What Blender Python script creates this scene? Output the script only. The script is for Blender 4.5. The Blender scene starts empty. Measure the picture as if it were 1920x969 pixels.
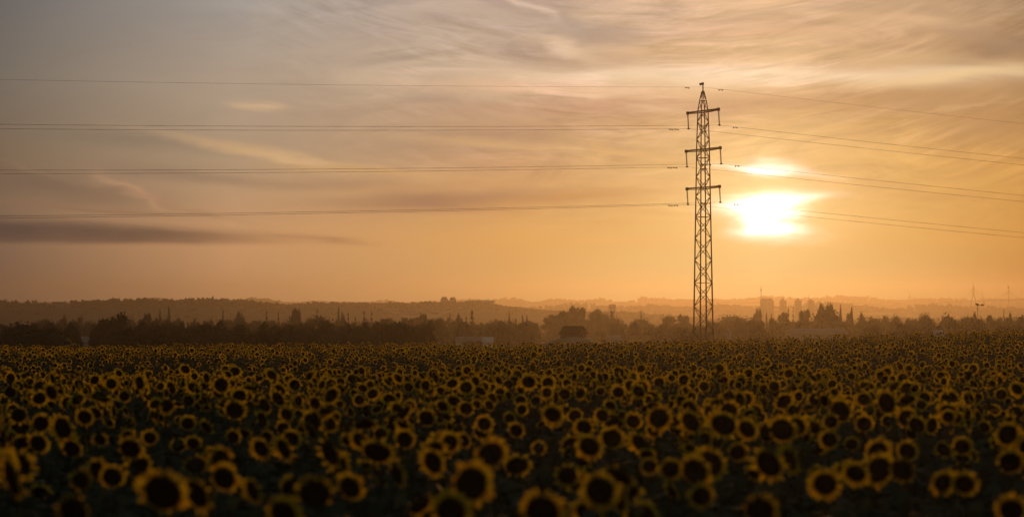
import bpy, bmesh, math, random
import numpy as np
from mathutils import Vector, Matrix

# ------------------------------------------------------------------ camera, world, sun
scene = bpy.context.scene
C = scene.collection
R = math.radians
EYE = 2.65            # camera height above the soil it stands on
F = 4533.3            # focal length in pixels of the 1920 px wide photograph
HZ = 580.0            # row of the true horizon

cam_d = bpy.data.cameras.new('camera')
cam = bpy.data.objects.new('camera', cam_d); C.objects.link(cam)
cam_d.sensor_width = 36.0; cam_d.lens = 85.0; cam_d.sensor_fit = 'HORIZONTAL'
cam_d.clip_start = 0.2; cam_d.clip_end = 40000
cam.location = (0, 0, EYE)
cam.rotation_euler = (R(90) + math.atan((HZ - 484.5) / F), 0, 0)
cam_d.dof.use_dof = True
cam_d.dof.focus_distance = 330.0
cam_d.dof.aperture_fstop = 1.75
scene.camera = cam

SUN_AZ, SUN_EL = 6.05, 2.35     # degrees right of +Y, above the horizon

scene.view_settings.view_transform = 'Standard'
scene.view_settings.look = 'None'
scene.view_settings.exposure = 0.0
scene.view_settings.gamma = 1.0
scene.view_settings.use_curve_mapping = False
scene.render.engine = 'CYCLES'
cy = scene.cycles
cy.use_denoising = True
cy.max_bounces = 5; cy.diffuse_bounces = 2; cy.glossy_bounces = 2
cy.transmission_bounces = 3; cy.transparent_max_bounces = 6; cy.volume_bounces = 0
cy.use_adaptive_sampling = False
cy.caustics_reflective = False; cy.caustics_refractive = False
cy.sample_clamp_indirect = 3.0

def lin(c):
    return tuple(((v / 255) / 12.92 if v / 255 <= .04045 else ((v / 255 + .055) / 1.055) ** 2.4) for v in c) + (1.0,)

class Nodes:
    """tiny expression builder over a node tree"""
    def __init__(self, nt): self.nt = nt
    def m(self, op, a, b=None, c=None, clamp=False):
        n = self.nt.nodes.new('ShaderNodeMath'); n.operation = op; n.use_clamp = clamp
        for i, v in enumerate((a, b, c)):
            if v is None: continue
            if isinstance(v, (int, float)): n.inputs[i].default_value = v
            else: self.nt.links.new(v, n.inputs[i])
        return n.outputs[0]
    def add(self, a, b): return self.m('ADD', a, b)
    def sub(self, a, b): return self.m('SUBTRACT', a, b)
    def mul(self, a, b, clamp=False): return self.m('MULTIPLY', a, b, clamp=clamp)
    def mad(self, a, b, c): return self.m('MULTIPLY_ADD', a, b, c)
    def sstep(self, v, a, b, lo=0.0, hi=1.0):
        n = self.nt.nodes.new('ShaderNodeMapRange'); n.interpolation_type = 'SMOOTHSTEP'
        self.nt.links.new(v, n.inputs[0])
        for i, x in enumerate((a, b, lo, hi)): n.inputs[i + 1].default_value = x
        return n.outputs[0]
    def xyz(self, x, y, z=0.0):
        n = self.nt.nodes.new('ShaderNodeCombineXYZ')
        for i, v in enumerate((x, y, z)):
            if isinstance(v, (int, float)): n.inputs[i].default_value = v
            else: self.nt.links.new(v, n.inputs[i])
        return n.outputs[0]
    def noise(self, vec, scale, detail=3.0, rough=0.55, dist=0.0):
        n = self.nt.nodes.new('ShaderNodeTexNoise')
        self.nt.links.new(vec, n.inputs['Vector'])
        n.inputs['Scale'].default_value = scale; n.inputs['Detail'].default_value = detail
        n.inputs['Roughness'].default_value = rough; n.inputs['Distortion'].default_value = dist
        return n.outputs[0]
    def mix(self, fac, a, b, mode='MIX'):
        n = self.nt.nodes.new('ShaderNodeMixRGB'); n.blend_type = mode
        for i, v in enumerate((fac, a, b)):
            if isinstance(v, (int, float)): n.inputs[i].default_value = v
            elif isinstance(v, tuple): n.inputs[i].default_value = v
            else: self.nt.links.new(v, n.inputs[i])
        return n.outputs[0]
    def ramp(self, fac, stops):
        n = self.nt.nodes.new('ShaderNodeValToRGB'); self.nt.links.new(fac, n.inputs[0])
        el = n.color_ramp.elements
        while len(el) < len(stops): el.new(0.5)
        for e, (p, col) in zip(el, stops): e.position = p; e.color = col
        return n.outputs[0]

def build_world():
    w = bpy.data.worlds.new('World'); scene.world = w; w.use_nodes = True
    nt = w.node_tree; nt.nodes.clear(); N = Nodes(nt)
    out = nt.nodes.new('ShaderNodeOutputWorld'); bg = nt.nodes.new('ShaderNodeBackground')
    nt.links.new(bg.outputs[0], out.inputs['Surface'])
    tc = nt.nodes.new('ShaderNodeTexCoord'); sp = nt.nodes.new('ShaderNodeSeparateXYZ')
    nt.links.new(tc.outputs['Generated'], sp.inputs[0])
    x, y, z = sp.outputs
    az = N.mul(N.m('ARCTAN2', x, y), 57.29578)
    el = N.mul(N.m('ARCSINE', z), 57.29578)
    K = 79.12                                   # working units per degree of azimuth / elevation
    X = N.mad(az, K, 960.0); Y = N.mad(el, -K, 580.0)
    cx = lambda px: 960 + K * math.degrees(math.atan((px - 960) / F))
    # the clear-air sky behind the veil
    sky = nt.nodes.new('ShaderNodeTexSky'); sky.sky_type = 'NISHITA'; sky.sun_disc = False
    sky.sun_elevation = R(SUN_EL); sky.sun_rotation = R(SUN_AZ)
    sky.air_density = 1.4; sky.dust_density = 2.5; sky.ozone_density = 1.5
    nish = N.mix(1.0, sky.outputs[0], (.095, .088, .080, 1), 'MULTIPLY')
    # the high veil lit by the low sun: colour by elevation, one ramp per azimuth
    rows = (580, 540, 450, 300, 150, 0, -250, -700)
    cols = {
        -10:  [(92, 82, 76), (94, 84, 80), (122, 100, 82), (118, 101, 82), (112, 106, 97), (100, 99, 98), (84, 88, 92), (62, 68, 78)],
        440:  [(198, 152, 114), (200, 156, 118), (202, 155, 112), (168, 147, 121), (169, 153, 135), (155, 150, 144), (118, 116, 116), (80, 84, 92)],
        960:  [(154, 140, 94), (160, 146, 98), (195, 150, 88), (176, 140, 107), (181, 159, 137), (181, 160, 145), (140, 126, 118), (92, 90, 94)],
        1430: [(116, 180, 136), (120, 186, 140), (176, 164, 106), (192, 164, 108), (221, 181, 135), (211, 175, 141), (156, 132, 114), (98, 92, 92)],
        1930: [(58, 48, 24), (64, 54, 26), (172, 126, 54), (190, 142, 77), (146, 115, 80), (164, 137, 108), (128, 112, 98), (84, 82, 84)],
    }
    f = N.m('MULTIPLY_ADD', Y, -1.0 / 1280.0, 580.0 / 1280.0, clamp=True)
    acc = None; prev = None
    for px, cs in cols.items():
        r = N.ramp(f, [((580 - ry) / 1280.0, lin(c)) for ry, c in zip(rows, cs)])
        if acc is None: acc = r
        else: acc = N.mix(N.m('MULTIPLY_ADD', X, 1.0 / (cx(px) - cx(prev)), -cx(prev) / (cx(px) - cx(prev)), clamp=True), acc, r)
        prev = px
    col = acc
    # streaky noise, far wider than tall
    nv = N.xyz(N.mul(X, 1 / 330.0), N.mad(X, -1 / 900.0, N.mul(Y, 1 / 42.0)))
    n1 = N.noise(nv, 1.0, 4.0, 0.55, 0.6)
    n2 = N.noise(N.xyz(N.mul(X, 1 / 120.0), N.mul(Y, 1 / 40.0), 7.3), 1.0, 3.0, 0.5)
    n3 = N.noise(N.xyz(N.mad(Y, 1 / 400.0, N.mul(X, 1 / 260.0)), N.mul(Y, 1 / 70.0), 3.1), 1.0, 5.0, 0.6, 1.2)
    up = N.sstep(Y, 500, 300)
    c1 = N.sub(n1, 0.5)
    Xw = N.mad(N.sub(n2, 0.5), 150.0, X); Yw = N.mad(c1, 34.0, Y)
    Yw2 = N.mad(N.sub(n2, 0.5), 16.0, N.mad(c1, 14.0, Y))
    def blob(px, py, rx, ry, ang=0.0, p=1.0, xx=None, yy=None):
        xx = Xw if xx is None else xx; yy = Yw if yy is None else yy
        ca, sa = math.cos(R(ang)), math.sin(R(ang))
        dx = N.sub(xx, cx(px)); dy = N.sub(yy, py)
        u = N.mad(dx, ca / rx, N.mul(dy, sa / rx)); v = N.mad(dx, -sa / ry, N.mul(dy, ca / ry))
        q = N.mad(u, u, N.mul(v, v))
        if p != 1.0: q = N.m('POWER', q, p)
        return N.m('EXPONENT', N.mul(q, -1.0))
    def layer(col, mask, c, amt, px, py):
        # the streak's own light: what it shows less what the haze in front of it adds
        g = float(np.interp(px, [20, 440, 960, 1430, 1900], [.04, .075, .167, .24, .178])) * float(np.interp(py, [8, 150, 300, 450], [.42, .63, 1, 1.95]))
        c = lin(c); c = tuple(max(v - g * k, .01) for v, k in zip(c[:3], (1, .39, .083))) + (1.0,)
        return N.mix(N.mul(mask, amt, clamp=True), col, c)
    # broad undulation of the veil: light and dark streaks
    s = N.mul(N.mul(N.sub(n3, 0.5), up), N.sstep(N.mad(Y, -0.9, X), 150, 900, 0.12, 1.1))
    k = N.m('MULTIPLY_ADD', s, 1.15, 1.0)
    col = N.mix(1.0, col, N.xyz(k, k, N.mad(s, 0.9, 1.0)), 'MULTIPLY')
    for b in [  # px, py, rx, ry, angle, colour, amount : dark, mauve and brown drifts
        (1150, 200, 330, 20, -1, (200, 150, 115), .75), (1700, 188, 300, 26, -3, (196, 150, 104), .75),
        (1830, 235, 190, 40, 2, (190, 142, 96), .55), (1900, 100, 130, 15, -14, (160, 125, 95), .9),
        (1790, 60, 130, 22, 20, (186, 150, 116), .6), (1500, 58, 240, 16, -8, (196, 158, 122), .55),
        (1060, 55, 130, 26, 8, (176, 152, 134), .7), (1400, 102, 150, 8, -2, (205, 165, 120), .5),
        (820, 378, 190, 19, -2, (172, 124, 92), .85), (1080, 372, 160, 14, -4, (206, 146, 88), .8),
        (650, 345, 160, 8, 1, (178, 138, 104), .6), (250, 268, 190, 14, 3, (134, 118, 98), .5),
        (100, 355, 190, 24, 8, (124, 98, 80), .6), (360, 330, 160, 12, 4, (150, 122, 98), .6),
        (1330, 345, 200, 6, 1, (232, 172, 108), .5), (1120, 235, 260, 14, 0, (214, 162, 112), .4),
        (1250, 395, 150, 7, 1, (226, 166, 96), .5)]:
        col = layer(col, blob(*b[:5]), b[5], b[6], b[0], b[1])
    for b in [  # bright peach and cream streaks
        (1480, 146, 520, 17, 0, (250, 214, 172), .95), (1010, 166, 230, 12, 2, (238, 192, 152), .85),
        (1330, 132, 190, 12, -3, (252, 218, 184), .6), (1790, 150, 160, 10, -5, (244, 206, 150), .7),
        (850, 133, 140, 5, 0, (222, 188, 160), .9), (1060, 92, 60, 13, 22, (230, 196, 162), .95),
        (975, 14, 60, 8, 27, (222, 192, 168), .9), (1400, 84, 220, 13, -5, (234, 190, 142), .85), (1450, 62, 170, 12, -4, (236, 186, 142), .7), (1640, 40, 190, 9, 6, (226, 182, 138), .6),
        (1650, 112, 190, 10, 4, (222, 182, 134), .5), (1240, 60, 150, 8, 10, (214, 176, 140), .5),
        (1500, 25, 240, 8, -4, (206, 170, 132), .5), (1220, 205, 60, 6, 0, (228, 186, 142), .7),
        (1480, 230, 120, 7, -12, (228, 178, 114), .6), (1800, 205, 90, 4, -8, (214, 168, 116), .6),
        (492, 202, 46, 6, 2, (212, 176, 138), .95), (500, 287, 170, 9, 9, (214, 172, 126), .95),
        (560, 300, 70, 12, 12, (222, 180, 132), .85), (700, 322, 190, 7, 4, (214, 166, 110), .75),
        (270, 368, 70, 9, 28, (198, 152, 114), .9), (330, 385, 120, 5, 14, (182, 138, 104), .7),
        (90, 332, 70, 4, 15, (150, 120, 96), .7), (160, 394, 240, 4, 3, (156, 116, 88), .6),
        (950, 270, 180, 8, 4, (222, 176, 120), .55), (1180, 290, 90, 9, 14, (228, 176, 112), .6),
        (900, 345, 230, 10, -2, (216, 160, 104), .5), (1080, 415, 240, 8, 0, (230, 172, 100), .6)]:
        col = layer(col, blob(*b[:5]), b[5], b[6], b[0], b[1])
    xq = N.sub(X, 1230.0)
    n4 = N.noise(N.xyz(N.mad(Y, 1 / 160.0, N.mul(X, 1 / 150.0)), N.mad(N.mul(xq, xq), 1.7e-5, N.mul(Y, 1 / 17.0)), 1.7), 1.0, 5.0, 0.62, 0.8)
    n5 = N.noise(N.xyz(N.mul(X, 1 / 240.0), N.mul(Y, 1 / 90.0), 11.0), 1.0, 2.0, 0.5)
    wm = N.mul(N.mul(N.sstep(N.mad(Y, -0.8, X), 250, 950), N.sstep(Y, 420, 250)), N.sstep(n5, .38, .62))
    ws = N.m('MULTIPLY_ADD', N.mul(N.sub(n4, 0.46), wm), 1.25, 1.06)
    col = N.mix(1.0, col, N.xyz(ws, ws, N.mad(N.mul(N.sub(n4, 0.46), wm), 1.7, 1.06)), 'MULTIPLY')
    # low dark bank on the left: flat underside, ragged wedge top
    bank = N.mul(N.sstep(N.mad(c1, 10.0, Y), 465, 451), N.sstep(N.add(N.mad(X, -0.048, N.mad(c1, 26.0, Y)), 0.0), 400, 428, 0.0, 1.0))
    bank = N.mul(bank, N.m('MULTIPLY_ADD', n2, .9, .45, clamp=True))
    bank = N.mul(bank, N.sstep(Xw, 700, 250))
    col = layer(col, bank, (108, 82, 70), .8, 200, 437)
    col = layer(col, blob(80, 436, 330, 16, 1, 2.0), (92, 73, 64), .5, 80, 436)
    col = layer(col, blob(600, 446, 80, 6, 5, 1.0), (165, 116, 86), .45, 600, 446)
    # glow round the sun and the sun burning through two gaps
    X2 = N.mad(N.sub(n2, 0.5), 90.0, X)
    glow = N.mul(blob(1440, 390, 300, 120, 0, 0.6, X, Yw2), 0.32)
    glow2 = N.mul(blob(1443, 378, 120, 78, 0, 0.8, X2, Yw2), 0.50)
    def addc(col, mask, c, s):
        cc = N.mix(1.0, N.xyz(mask, mask, mask), (c[0] * s, c[1] * s, c[2] * s, 1), 'MULTIPLY')
        return N.mix(1.0, col, cc, 'ADD')
    col = addc(col, glow, (1.0, .58, .22), 1.0)
    col = addc(col, glow2, (1.0, .66, .36), 1.0)
    X3 = N.mad(N.sub(n2, 0.5), 110.0, X); Y3 = N.mad(c1, 22.0, N.mad(N.sub(n2, 0.5), 10.0, Y))
    for b in [(1446, 376, 66, 14, -4, 1.1, 1.5), (1438, 393, 56, 21, 0, 1.1, 1.5), (1436, 413, 42, 25, 0, 1.1, 1.5), (1442, 434, 62, 10, -2, 1.0, 1.0),
              (1380, 388, 34, 7, -6, 1.0, .4), (1436, 320, 50, 9, 2, 1.1, .85), (1385, 316, 44, 5, 7, 1.0, .45), (1440, 304, 36, 9, 0, 1.0, .3), (1520, 328, 50, 5, 8, 1.0, .2), (1525, 370, 40, 7, -4, 1.0, .25), (1445, 452, 50, 9, 0, 1.0, .3)]:
        col = addc(col, blob(*b[:6], X3, Y3), (1.0, .93, .98), b[6])
    # away from the sun the veil thins out and the clear sky takes over
    away = N.sstep(N.m('ABSOLUTE', N.sub(az, SUN_AZ)), 16, 75)
    high = N.sstep(el, 9, 40)
    col = N.mix(N.mul(N.m('MAXIMUM', away, high), 0.85), col, nish)
    nt.links.new(col, bg.inputs[0]); bg.inputs[1].default_value = 1.0
    w.cycles.sampling_method = 'MANUAL'; w.cycles.sample_map_resolution = 1024
build_world()

sun_d = bpy.data.lights.new('sun', 'SUN'); sun = bpy.data.objects.new('sun', sun_d); C.objects.link(sun)
sun_d.energy = 1.0; sun_d.angle = R(1.6); sun_d.color = (1.0, .42, .10)
sd = Vector((math.sin(R(SUN_AZ)) * math.cos(R(SUN_EL)), math.cos(R(SUN_AZ)) * math.cos(R(SUN_EL)), math.sin(R(SUN_EL))))
sun.rotation_euler = sd.to_track_quat('Z', 'Y').to_euler()

# ------------------------------------------------------------------ helpers
def tag(o, label=None, cat=None, group=None, kind=None):
    if label: o['label'] = label
    if cat: o['category'] = cat
    if group: o['group'] = group
    if kind: o['kind'] = kind
    return o

def empty(name, loc, rz=0.0):
    o = bpy.data.objects.new(name, None); C.objects.link(o)
    o.location = loc; o.rotation_euler = (0, 0, rz); o.empty_display_size = .3
    return o

def mat(name, base, rough=0.9, transl=0.0, var=0.0, vscale=3.0, spec=0.1, metal=0.0, var_col=None):
    m = bpy.data.materials.new(name); m.use_nodes = True
    nt = m.node_tree; nt.nodes.clear(); N = Nodes(nt)
    out = nt.nodes.new('ShaderNodeOutputMaterial')
    b = nt.nodes.new('ShaderNodeBsdfPrincipled')
    b.inputs['Roughness'].default_value = rough; b.inputs['Specular IOR Level'].default_value = spec
    b.inputs['Metallic'].default_value = metal
    colsock = None
    if var > 0:
        geo = nt.nodes.new('ShaderNodeNewGeometry')
        n = N.noise(geo.outputs['Position'], vscale, 4.0, 0.6)
        f = N.m('MULTIPLY_ADD', N.sub(n, 0.5), 2.6, 0.5, clamp=True)
        c2 = var_col if var_col else tuple(v * (1 - var) for v in base)
        colsock = N.mix(f, tuple(base) + (1,), tuple(c2) + (1,))
        nt.links.new(colsock, b.inputs['Base Color'])
    else: b.inputs['Base Color'].default_value = tuple(base) + (1,)
    if transl > 0:
        t = nt.nodes.new('ShaderNodeBsdfTranslucent'); mx = nt.nodes.new('ShaderNodeMixShader')
        mx.inputs[0].default_value = transl
        if colsock: nt.links.new(colsock, t.inputs[0])
        else: t.inputs[0].default_value = tuple(base) + (1,)
        nt.links.new(b.outputs[0], mx.inputs[1]); nt.links.new(t.outputs[0], mx.inputs[2])
        nt.links.new(mx.outputs[0], out.inputs[0])
    else: nt.links.new(b.outputs[0], out.inputs[0])
    return m

M_petal = mat('petal', (.74, .48, .015), .7, .84, .4, 9.0, var_col=(.60, .52, .03))
M_disc = mat('seed_disc', (.065, .034, .014), .95, 0, .6, 70.0, .05, var_col=(.016, .009, .006))
M_leaf = mat('sunflower_leaf', (.075, .10, .05), .75, .22, .5, 3.0, .15, var_col=(.045, .065, .04))
M_stem = mat('sunflower_stem', (.07, .085, .03), .8, 0, .4, 12.0)
M_steel = mat('galvanised_steel', (.13, .09, .065), .75, 0, .35, 2.0, .25, .25)
M_glass = mat('insulator_glaze', (.10, .055, .035), .35, 0, .3, 20.0, .4)
M_wire = mat('aluminium_wire', (.16, .13, .10), .7, 0, .2, .2, .25, .3)
M_tree = [mat('foliage_dark', (.030, .036, .018), .95, .04, .5, .5, .03), mat('foliage_olive', (.045, .046, .024), .95, .04, .5, .5, .03),
          mat('foliage_pine', (.028, .036, .019), .95, .04, .5, .6, .03)]
M_bark = mat('bark', (.10, .075, .055), .95, 0, .5, 3.0)
M_wood = mat('far_woods', (.042, .044, .026), .95, 0, .5, .03, .02)
M_white = mat('white_render', (.72, .70, .68), .85, 0, .15, .6)
M_cream = mat('cream_render', (.34, .30, .27), .85, 0, .2, .5)
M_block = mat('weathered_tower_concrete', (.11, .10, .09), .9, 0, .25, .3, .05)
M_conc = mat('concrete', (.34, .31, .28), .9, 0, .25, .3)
M_roofdark = mat('dark_roof_sheet', (.075, .06, .055), .7, 0, .4, .8)
M_barnroof = mat('barn_roof', (.028, .022, .020), .9, 0, .3, .8, .02)
M_rooftile = mat('clay_roof_tile', (.26, .13, .085), .9, 0, .4, 1.2)
M_recess = mat('dark_window_recess', (.16, .145, .13), .9, 0, .2, 1.0)
M_pane = mat('window_pane', (.04, .045, .05), .2, 0, 0, 1, .5)

# ---- mesh from triangle arrays
def tri_mesh(name, V, T, mats, mi=None, smooth=False):
    me = bpy.data.meshes.new(name)
    V = np.asarray(V, np.float32); T = np.asarray(T, np.int32)
    me.vertices.add(len(V)); me.vertices.foreach_set('co', V.ravel())
    me.loops.add(len(T) * 3); me.loops.foreach_set('vertex_index', T.ravel())
    me.polygons.add(len(T)); me.polygons.foreach_set('loop_start', np.arange(0, len(T) * 3, 3, dtype=np.int32))
    if mi is not None: me.polygons.foreach_set('material_index', np.asarray(mi, np.int32))
    if smooth: me.polygons.foreach_set('use_smooth', np.ones(len(T), bool))
    for m in mats: me.materials.append(m)
    me.update(calc_edges=True)
    return me

class TB:
    """collects triangles"""
    def __init__(self): self.V = []; self.T = []; self.MI = []; self.n = 0
    def add(self, V, T, mi=0):
        V = np.asarray(V, float); T = np.asarray(T, int)
        self.V.append(V); self.T.append(T + self.n); self.n += len(V); self.MI.append(np.full(len(T), mi))
        return self
    def quadstrip(self, rings, closed=True, mi=0):
        rings = np.asarray(rings, float); nr, m, _ = rings.shape
        T = []
        for i in range(nr - 1):
            for j in range(m if closed else m - 1):
                a = i * m + j; b = i * m + (j + 1) % m; c = a + m; d = b + m
                T += [(a, b, d), (a, d, c)]
        return self.add(rings.reshape(-1, 3), T, mi)
    def tube(self, pts, rad, n=6, mi=0, cap=True):
        pts = [Vector(p) for p in pts]; rad = rad if hasattr(rad, '__len__') else [rad] * len(pts)
        rings = []; ref = None
        for i, p in enumerate(pts):
            t = (pts[min(i + 1, len(pts) - 1)] - pts[max(i - 1, 0)]).normalized()
            if ref is None: ref = Vector((0, 0, 1)) if abs(t.z) < .9 else Vector((1, 0, 0))
            a = t.cross(ref).normalized(); b = t.cross(a).normalized(); ref = b.cross(t) if abs(b.cross(t).length) > .1 else ref
            ref = -a.cross(t).normalized() if False else ref
            rings.append([tuple(p + (a * math.cos(2 * math.pi * k / n) + b * math.sin(2 * math.pi * k / n)) * rad[i]) for k in range(n)])
        self.quadstrip(rings, True, mi)
        if cap:
            for r in (rings[0], rings[-1]): self.add(r, [(0, k, k + 1) for k in range(1, n - 1)], mi)
        return self
    def box(self, lo, hi, mi=0, M=None):
        x0, y0, z0 = lo; x1, y1, z1 = hi
        V = [(x0, y0, z0), (x1, y0, z0), (x1, y1, z0), (x0, y1, z0), (x0, y0, z1), (x1, y0, z1), (x1, y1, z1), (x0, y1, z1)]
        if M is not None: V = [tuple(M @ Vector(v)) for v in V]
        Q = [(0, 3, 2, 1), (4, 5, 6, 7), (0, 1, 5, 4), (1, 2, 6, 5), (2, 3, 7, 6), (3, 0, 4, 7)]
        return self.add(V, [t for a, b, c, d in Q for t in ((a, b, c), (a, c, d))], mi)
    def bar(self, a, b, w, mi=0):
        a = Vector(a); b = Vector(b); t = (b - a); L = t.length; q = t.to_track_quat('Z', 'Y').to_matrix().to_4x4()
        return self.box((-w / 2, -w / 2, 0), (w / 2, w / 2, L), mi, Matrix.Translation(a) @ q)
    def lathe(self, prof, n=10, mi=0, M=None):
        rings = [[(r * math.cos(2 * math.pi * k / n), r * math.sin(2 * math.pi * k / n), z) for k in range(n)] for r, z in prof]
        if M is not None: rings = [[tuple(M @ Vector(v)) for v in r] for r in rings]
        return self.quadstrip(rings, True, mi)
    def mesh(self, name, mats, smooth=False):
        return tri_mesh(name, np.concatenate(self.V), np.concatenate(self.T), mats if isinstance(mats, list) else [mats], np.concatenate(self.MI), smooth)
    def arrays(self): return np.concatenate(self.V), np.concatenate(self.T), np.concatenate(self.MI)
    def obj(self, name, mats, parent=None, smooth=False):
        o = bpy.data.objects.new(name, self.mesh(name, mats, smooth)); C.objects.link(o)
        if parent: o.parent = parent
        return o

def link(name, me, parent=None, loc=(0, 0, 0), rot=(0, 0, 0), sc=(1, 1, 1)):
    o = bpy.data.objects.new(name, me); C.objects.link(o)
    o.location = loc; o.rotation_euler = rot; o.scale = sc
    if parent: o.parent = parent
    return o

# ------------------------------------------------------------------ the lie of the land
def smooth01(t): t = np.clip(t, 0, 1); return t * t * (3 - 2 * t)
_RS = {}
def vnoise(x, seed, per):
    """smooth 1-D value noise"""
    if seed not in _RS: _RS[seed] = np.random.RandomState(seed).rand(4096)
    rs = _RS[seed]
    t = np.asarray(x, float) / per; i = np.floor(t).astype(int); f = smooth01(t - i)
    return rs[i % 4096] * (1 - f) + rs[(i + 1) % 4096] * f - .5

DD = [-80, 0, 10, 14, 24, 32, 51, 80, 111, 150, 190, 215, 260, 330, 450, 600, 800, 1000, 1310, 1680, 1930, 2610, 3230, 4220, 6500]
DR = [2.4, 2.62, 2.64, 2.67, 2.88, 2.97, 3.17, 3.40, 3.72, 4.08, 4.42, 4.70, 5.5, 7.4, 9.8, 10.9, 11.8, 12.6, 14.0, 16.0, 16.5, 17, 17, 14, 12]
def G(x, y):
    """ground height (world z) at x, depth y"""
    x = np.asarray(x, float); y = np.asarray(y, float)
    z = EYE - np.interp(y, DD, DR)
    tilt = np.interp(x, [-90, -40, 0, 19, 40, 90], [.30, .22, 0, -.36, -1.05, -1.7])
    w = smooth01((y - 45) / 140) * (1 - smooth01((y - 240) / 260))
    z = z - tilt * w
    dip = np.exp(-((y - 82) / 15.0) ** 2) * np.interp(x, [-30, -8, 6, 20], [.62, .50, .30, .12])
    z = z - dip
    z = z + .10 * vnoise(x + .4 * y, 5, 9.0) * smooth01((y - 16) / 20) * (y < 260)
    z = z + 4.3 * np.exp(-((x - 11) / 9.0) ** 2 - ((y - 434) / 32.0) ** 2)       # mound under the barn
    z = z + 2.5 * vnoise(x, 11, 160.0) * smooth01((y - 700) / 500)
    u = x / np.maximum(y, 1) * F + 960
    r1 = np.interp(u, [-600, 0, 400, 900, 1050, 1350, 1500, 2600], [19.5, 20.8, 21.4, 20.2, 15.0, 6.0, 3.0, 2.0])
    prof = smooth01((y - 1720) / 420) * (1 - smooth01((y - 2360) / 600))
    z = z + (r1 + 2.0 * vnoise(x, 21, 160.0)) * prof
    r15 = np.interp(u, [500, 900, 1400, 1700, 2200], [13, 19.0, 19.5, 15.0, 14.0])
    prof15 = smooth01((y - 3020) / 450) * (1 - smooth01((y - 3650) / 500))
    z = z + (r15 + 3.0 * vnoise(x, 41, 240.0)) * prof15
    r2 = 29.5 + 7 * vnoise(x, 31, 700.0) + 3 * vnoise(x, 32, 170.0)
    prof2 = smooth01((y - 4700) / 750)
    return z + r2 * prof2

def at(px, py, d): return Vector(((px - 960) / F * d, d, EYE + (HZ - py) / F * d))

def ground_mat():
    m = bpy.data.materials.new('ground'); m.use_nodes = True; nt = m.node_tree; nt.nodes.clear(); N = Nodes(nt)
    out = nt.nodes.new('ShaderNodeOutputMaterial'); b = nt.nodes.new('ShaderNodeBsdfPrincipled')
    b.inputs['Roughness'].default_value = .95; b.inputs['Specular IOR Level'].default_value = .05
    g = nt.nodes.new('ShaderNodeNewGeometry'); s = nt.nodes.new('ShaderNodeSeparateXYZ'); nt.links.new(g.outputs['Position'], s.inputs[0])
    fine = N.noise(g.outputs['Position'], 5.0, 5, .65)
    soil = N.mix(fine, (.085, .058, .038, 1), (.045, .034, .024, 1))
    v = nt.nodes.new('ShaderNodeTexVoronoi'); nt.links.new(N.xyz(N.mul(s.outputs[0], .0045), N.mul(s.outputs[1], .0022)), v.inputs['Vector']); v.inputs['Scale'].default_value = 1.0
    sep = nt.nodes.new('ShaderNodeSeparateColor'); nt.links.new(v.outputs['Color'], sep.inputs[0])
    big = N.noise(g.outputs['Position'], .012, 4, .6)
    plots = N.ramp(sep.outputs[0], [(0, (.05, .055, .028, 1)), (.4, (.08, .07, .04, 1)), (.62, (.16, .125, .075, 1)), (.8, (.30, .24, .15, 1))])
    plots = N.mix(N.sstep(big, .42, .6), plots, (.05, .05, .028, 1))
    nt.links.new(N.mix(N.sstep(s.outputs[1], 215, 260), soil, plots), b.inputs['Base Color'])
    nt.links.new(b.outputs[0], out.inputs[0]); return m

def build_ground():
    ys = [-60.0]
    while ys[-1] < 6150: ys.append(ys[-1] + max(1.6, abs(ys[-1]) * .018))
    ys = np.array(ys)
    s = np.linspace(-1, 1, 301); s = np.sign(s) * (.35 * np.abs(s) + .65 * np.abs(s) ** 2.2)
    Yg = np.repeat(ys[:, None], len(s), 1); Xg = s[None, :] * (120 + .95 * np.abs(Yg))
    Z = G(Xg, Yg)
    V = np.stack([Xg, Yg, Z], -1).reshape(-1, 3); m = len(s)
    i = (np.arange(len(ys) - 1)[:, None] * m + np.arange(m - 1)[None, :]).ravel()
    T = np.concatenate([np.stack([i, i + 1, i + m + 1], 1), np.stack([i, i + m + 1, i + m], 1)])
    o = bpy.data.objects.new('ground', tri_mesh('ground', V, T, [ground_mat()], smooth=True)); C.objects.link(o)
    tag(o, kind='structure')
    # pale stubble on the mound and a dry strip beyond the sunflowers
    def patch(name, x0, x1, y0, y1, m, lift=.12):
        xs = np.linspace(x0, x1, 50); yy = np.linspace(y0, y1, 40)
        A, B = np.meshgrid(xs, yy); edge = .5 + .5 * vnoise(B, 3, 25); A = A + 6 * vnoise(B, 9, 30)
        V = np.stack([A, B, G(A, B) + lift], -1).reshape(-1, 3); n = 50
        i = (np.arange(39)[:, None] * n + np.arange(49)[None, :]).ravel()
        T = np.concatenate([np.stack([i, i + 1, i + n + 1], 1), np.stack([i, i + n + 1, i + n], 1)])
        q = bpy.data.objects.new(name, tri_mesh(name, V, T, [m], smooth=True)); C.objects.link(q); tag(q, kind='structure')
    patch('stubble_field', -1, 24, 388, 438, mat('stubble', (.26, .24, .13), .95, 0, .3, .2), .25)
    patch('dry_grass_field', 40, 110, 470, 640, mat('dry_grass', (.24, .18, .11), .95, 0, .4, .1), .25)
build_ground()

def build_haze():
    b = TB(); b.box((-7000, -90, -26), (7000, 6450, 66))
    m = bpy.data.materials.new('haze'); m.use_nodes = True; nt = m.node_tree; nt.nodes.clear()
    out = nt.nodes.new('ShaderNodeOutputMaterial'); v = nt.nodes.new('ShaderNodeVolumePrincipled')
    v.inputs['Density'].default_value = .00023
    v.inputs['Color'].default_value = (.365, .35, .345, 1)
    v.inputs['Anisotropy'].default_value = .82
    nt.links.new(v.outputs[0], out.inputs['Volume'])
    o = b.obj('haze', m); tag(o, kind='stuff')
build_haze()

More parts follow.
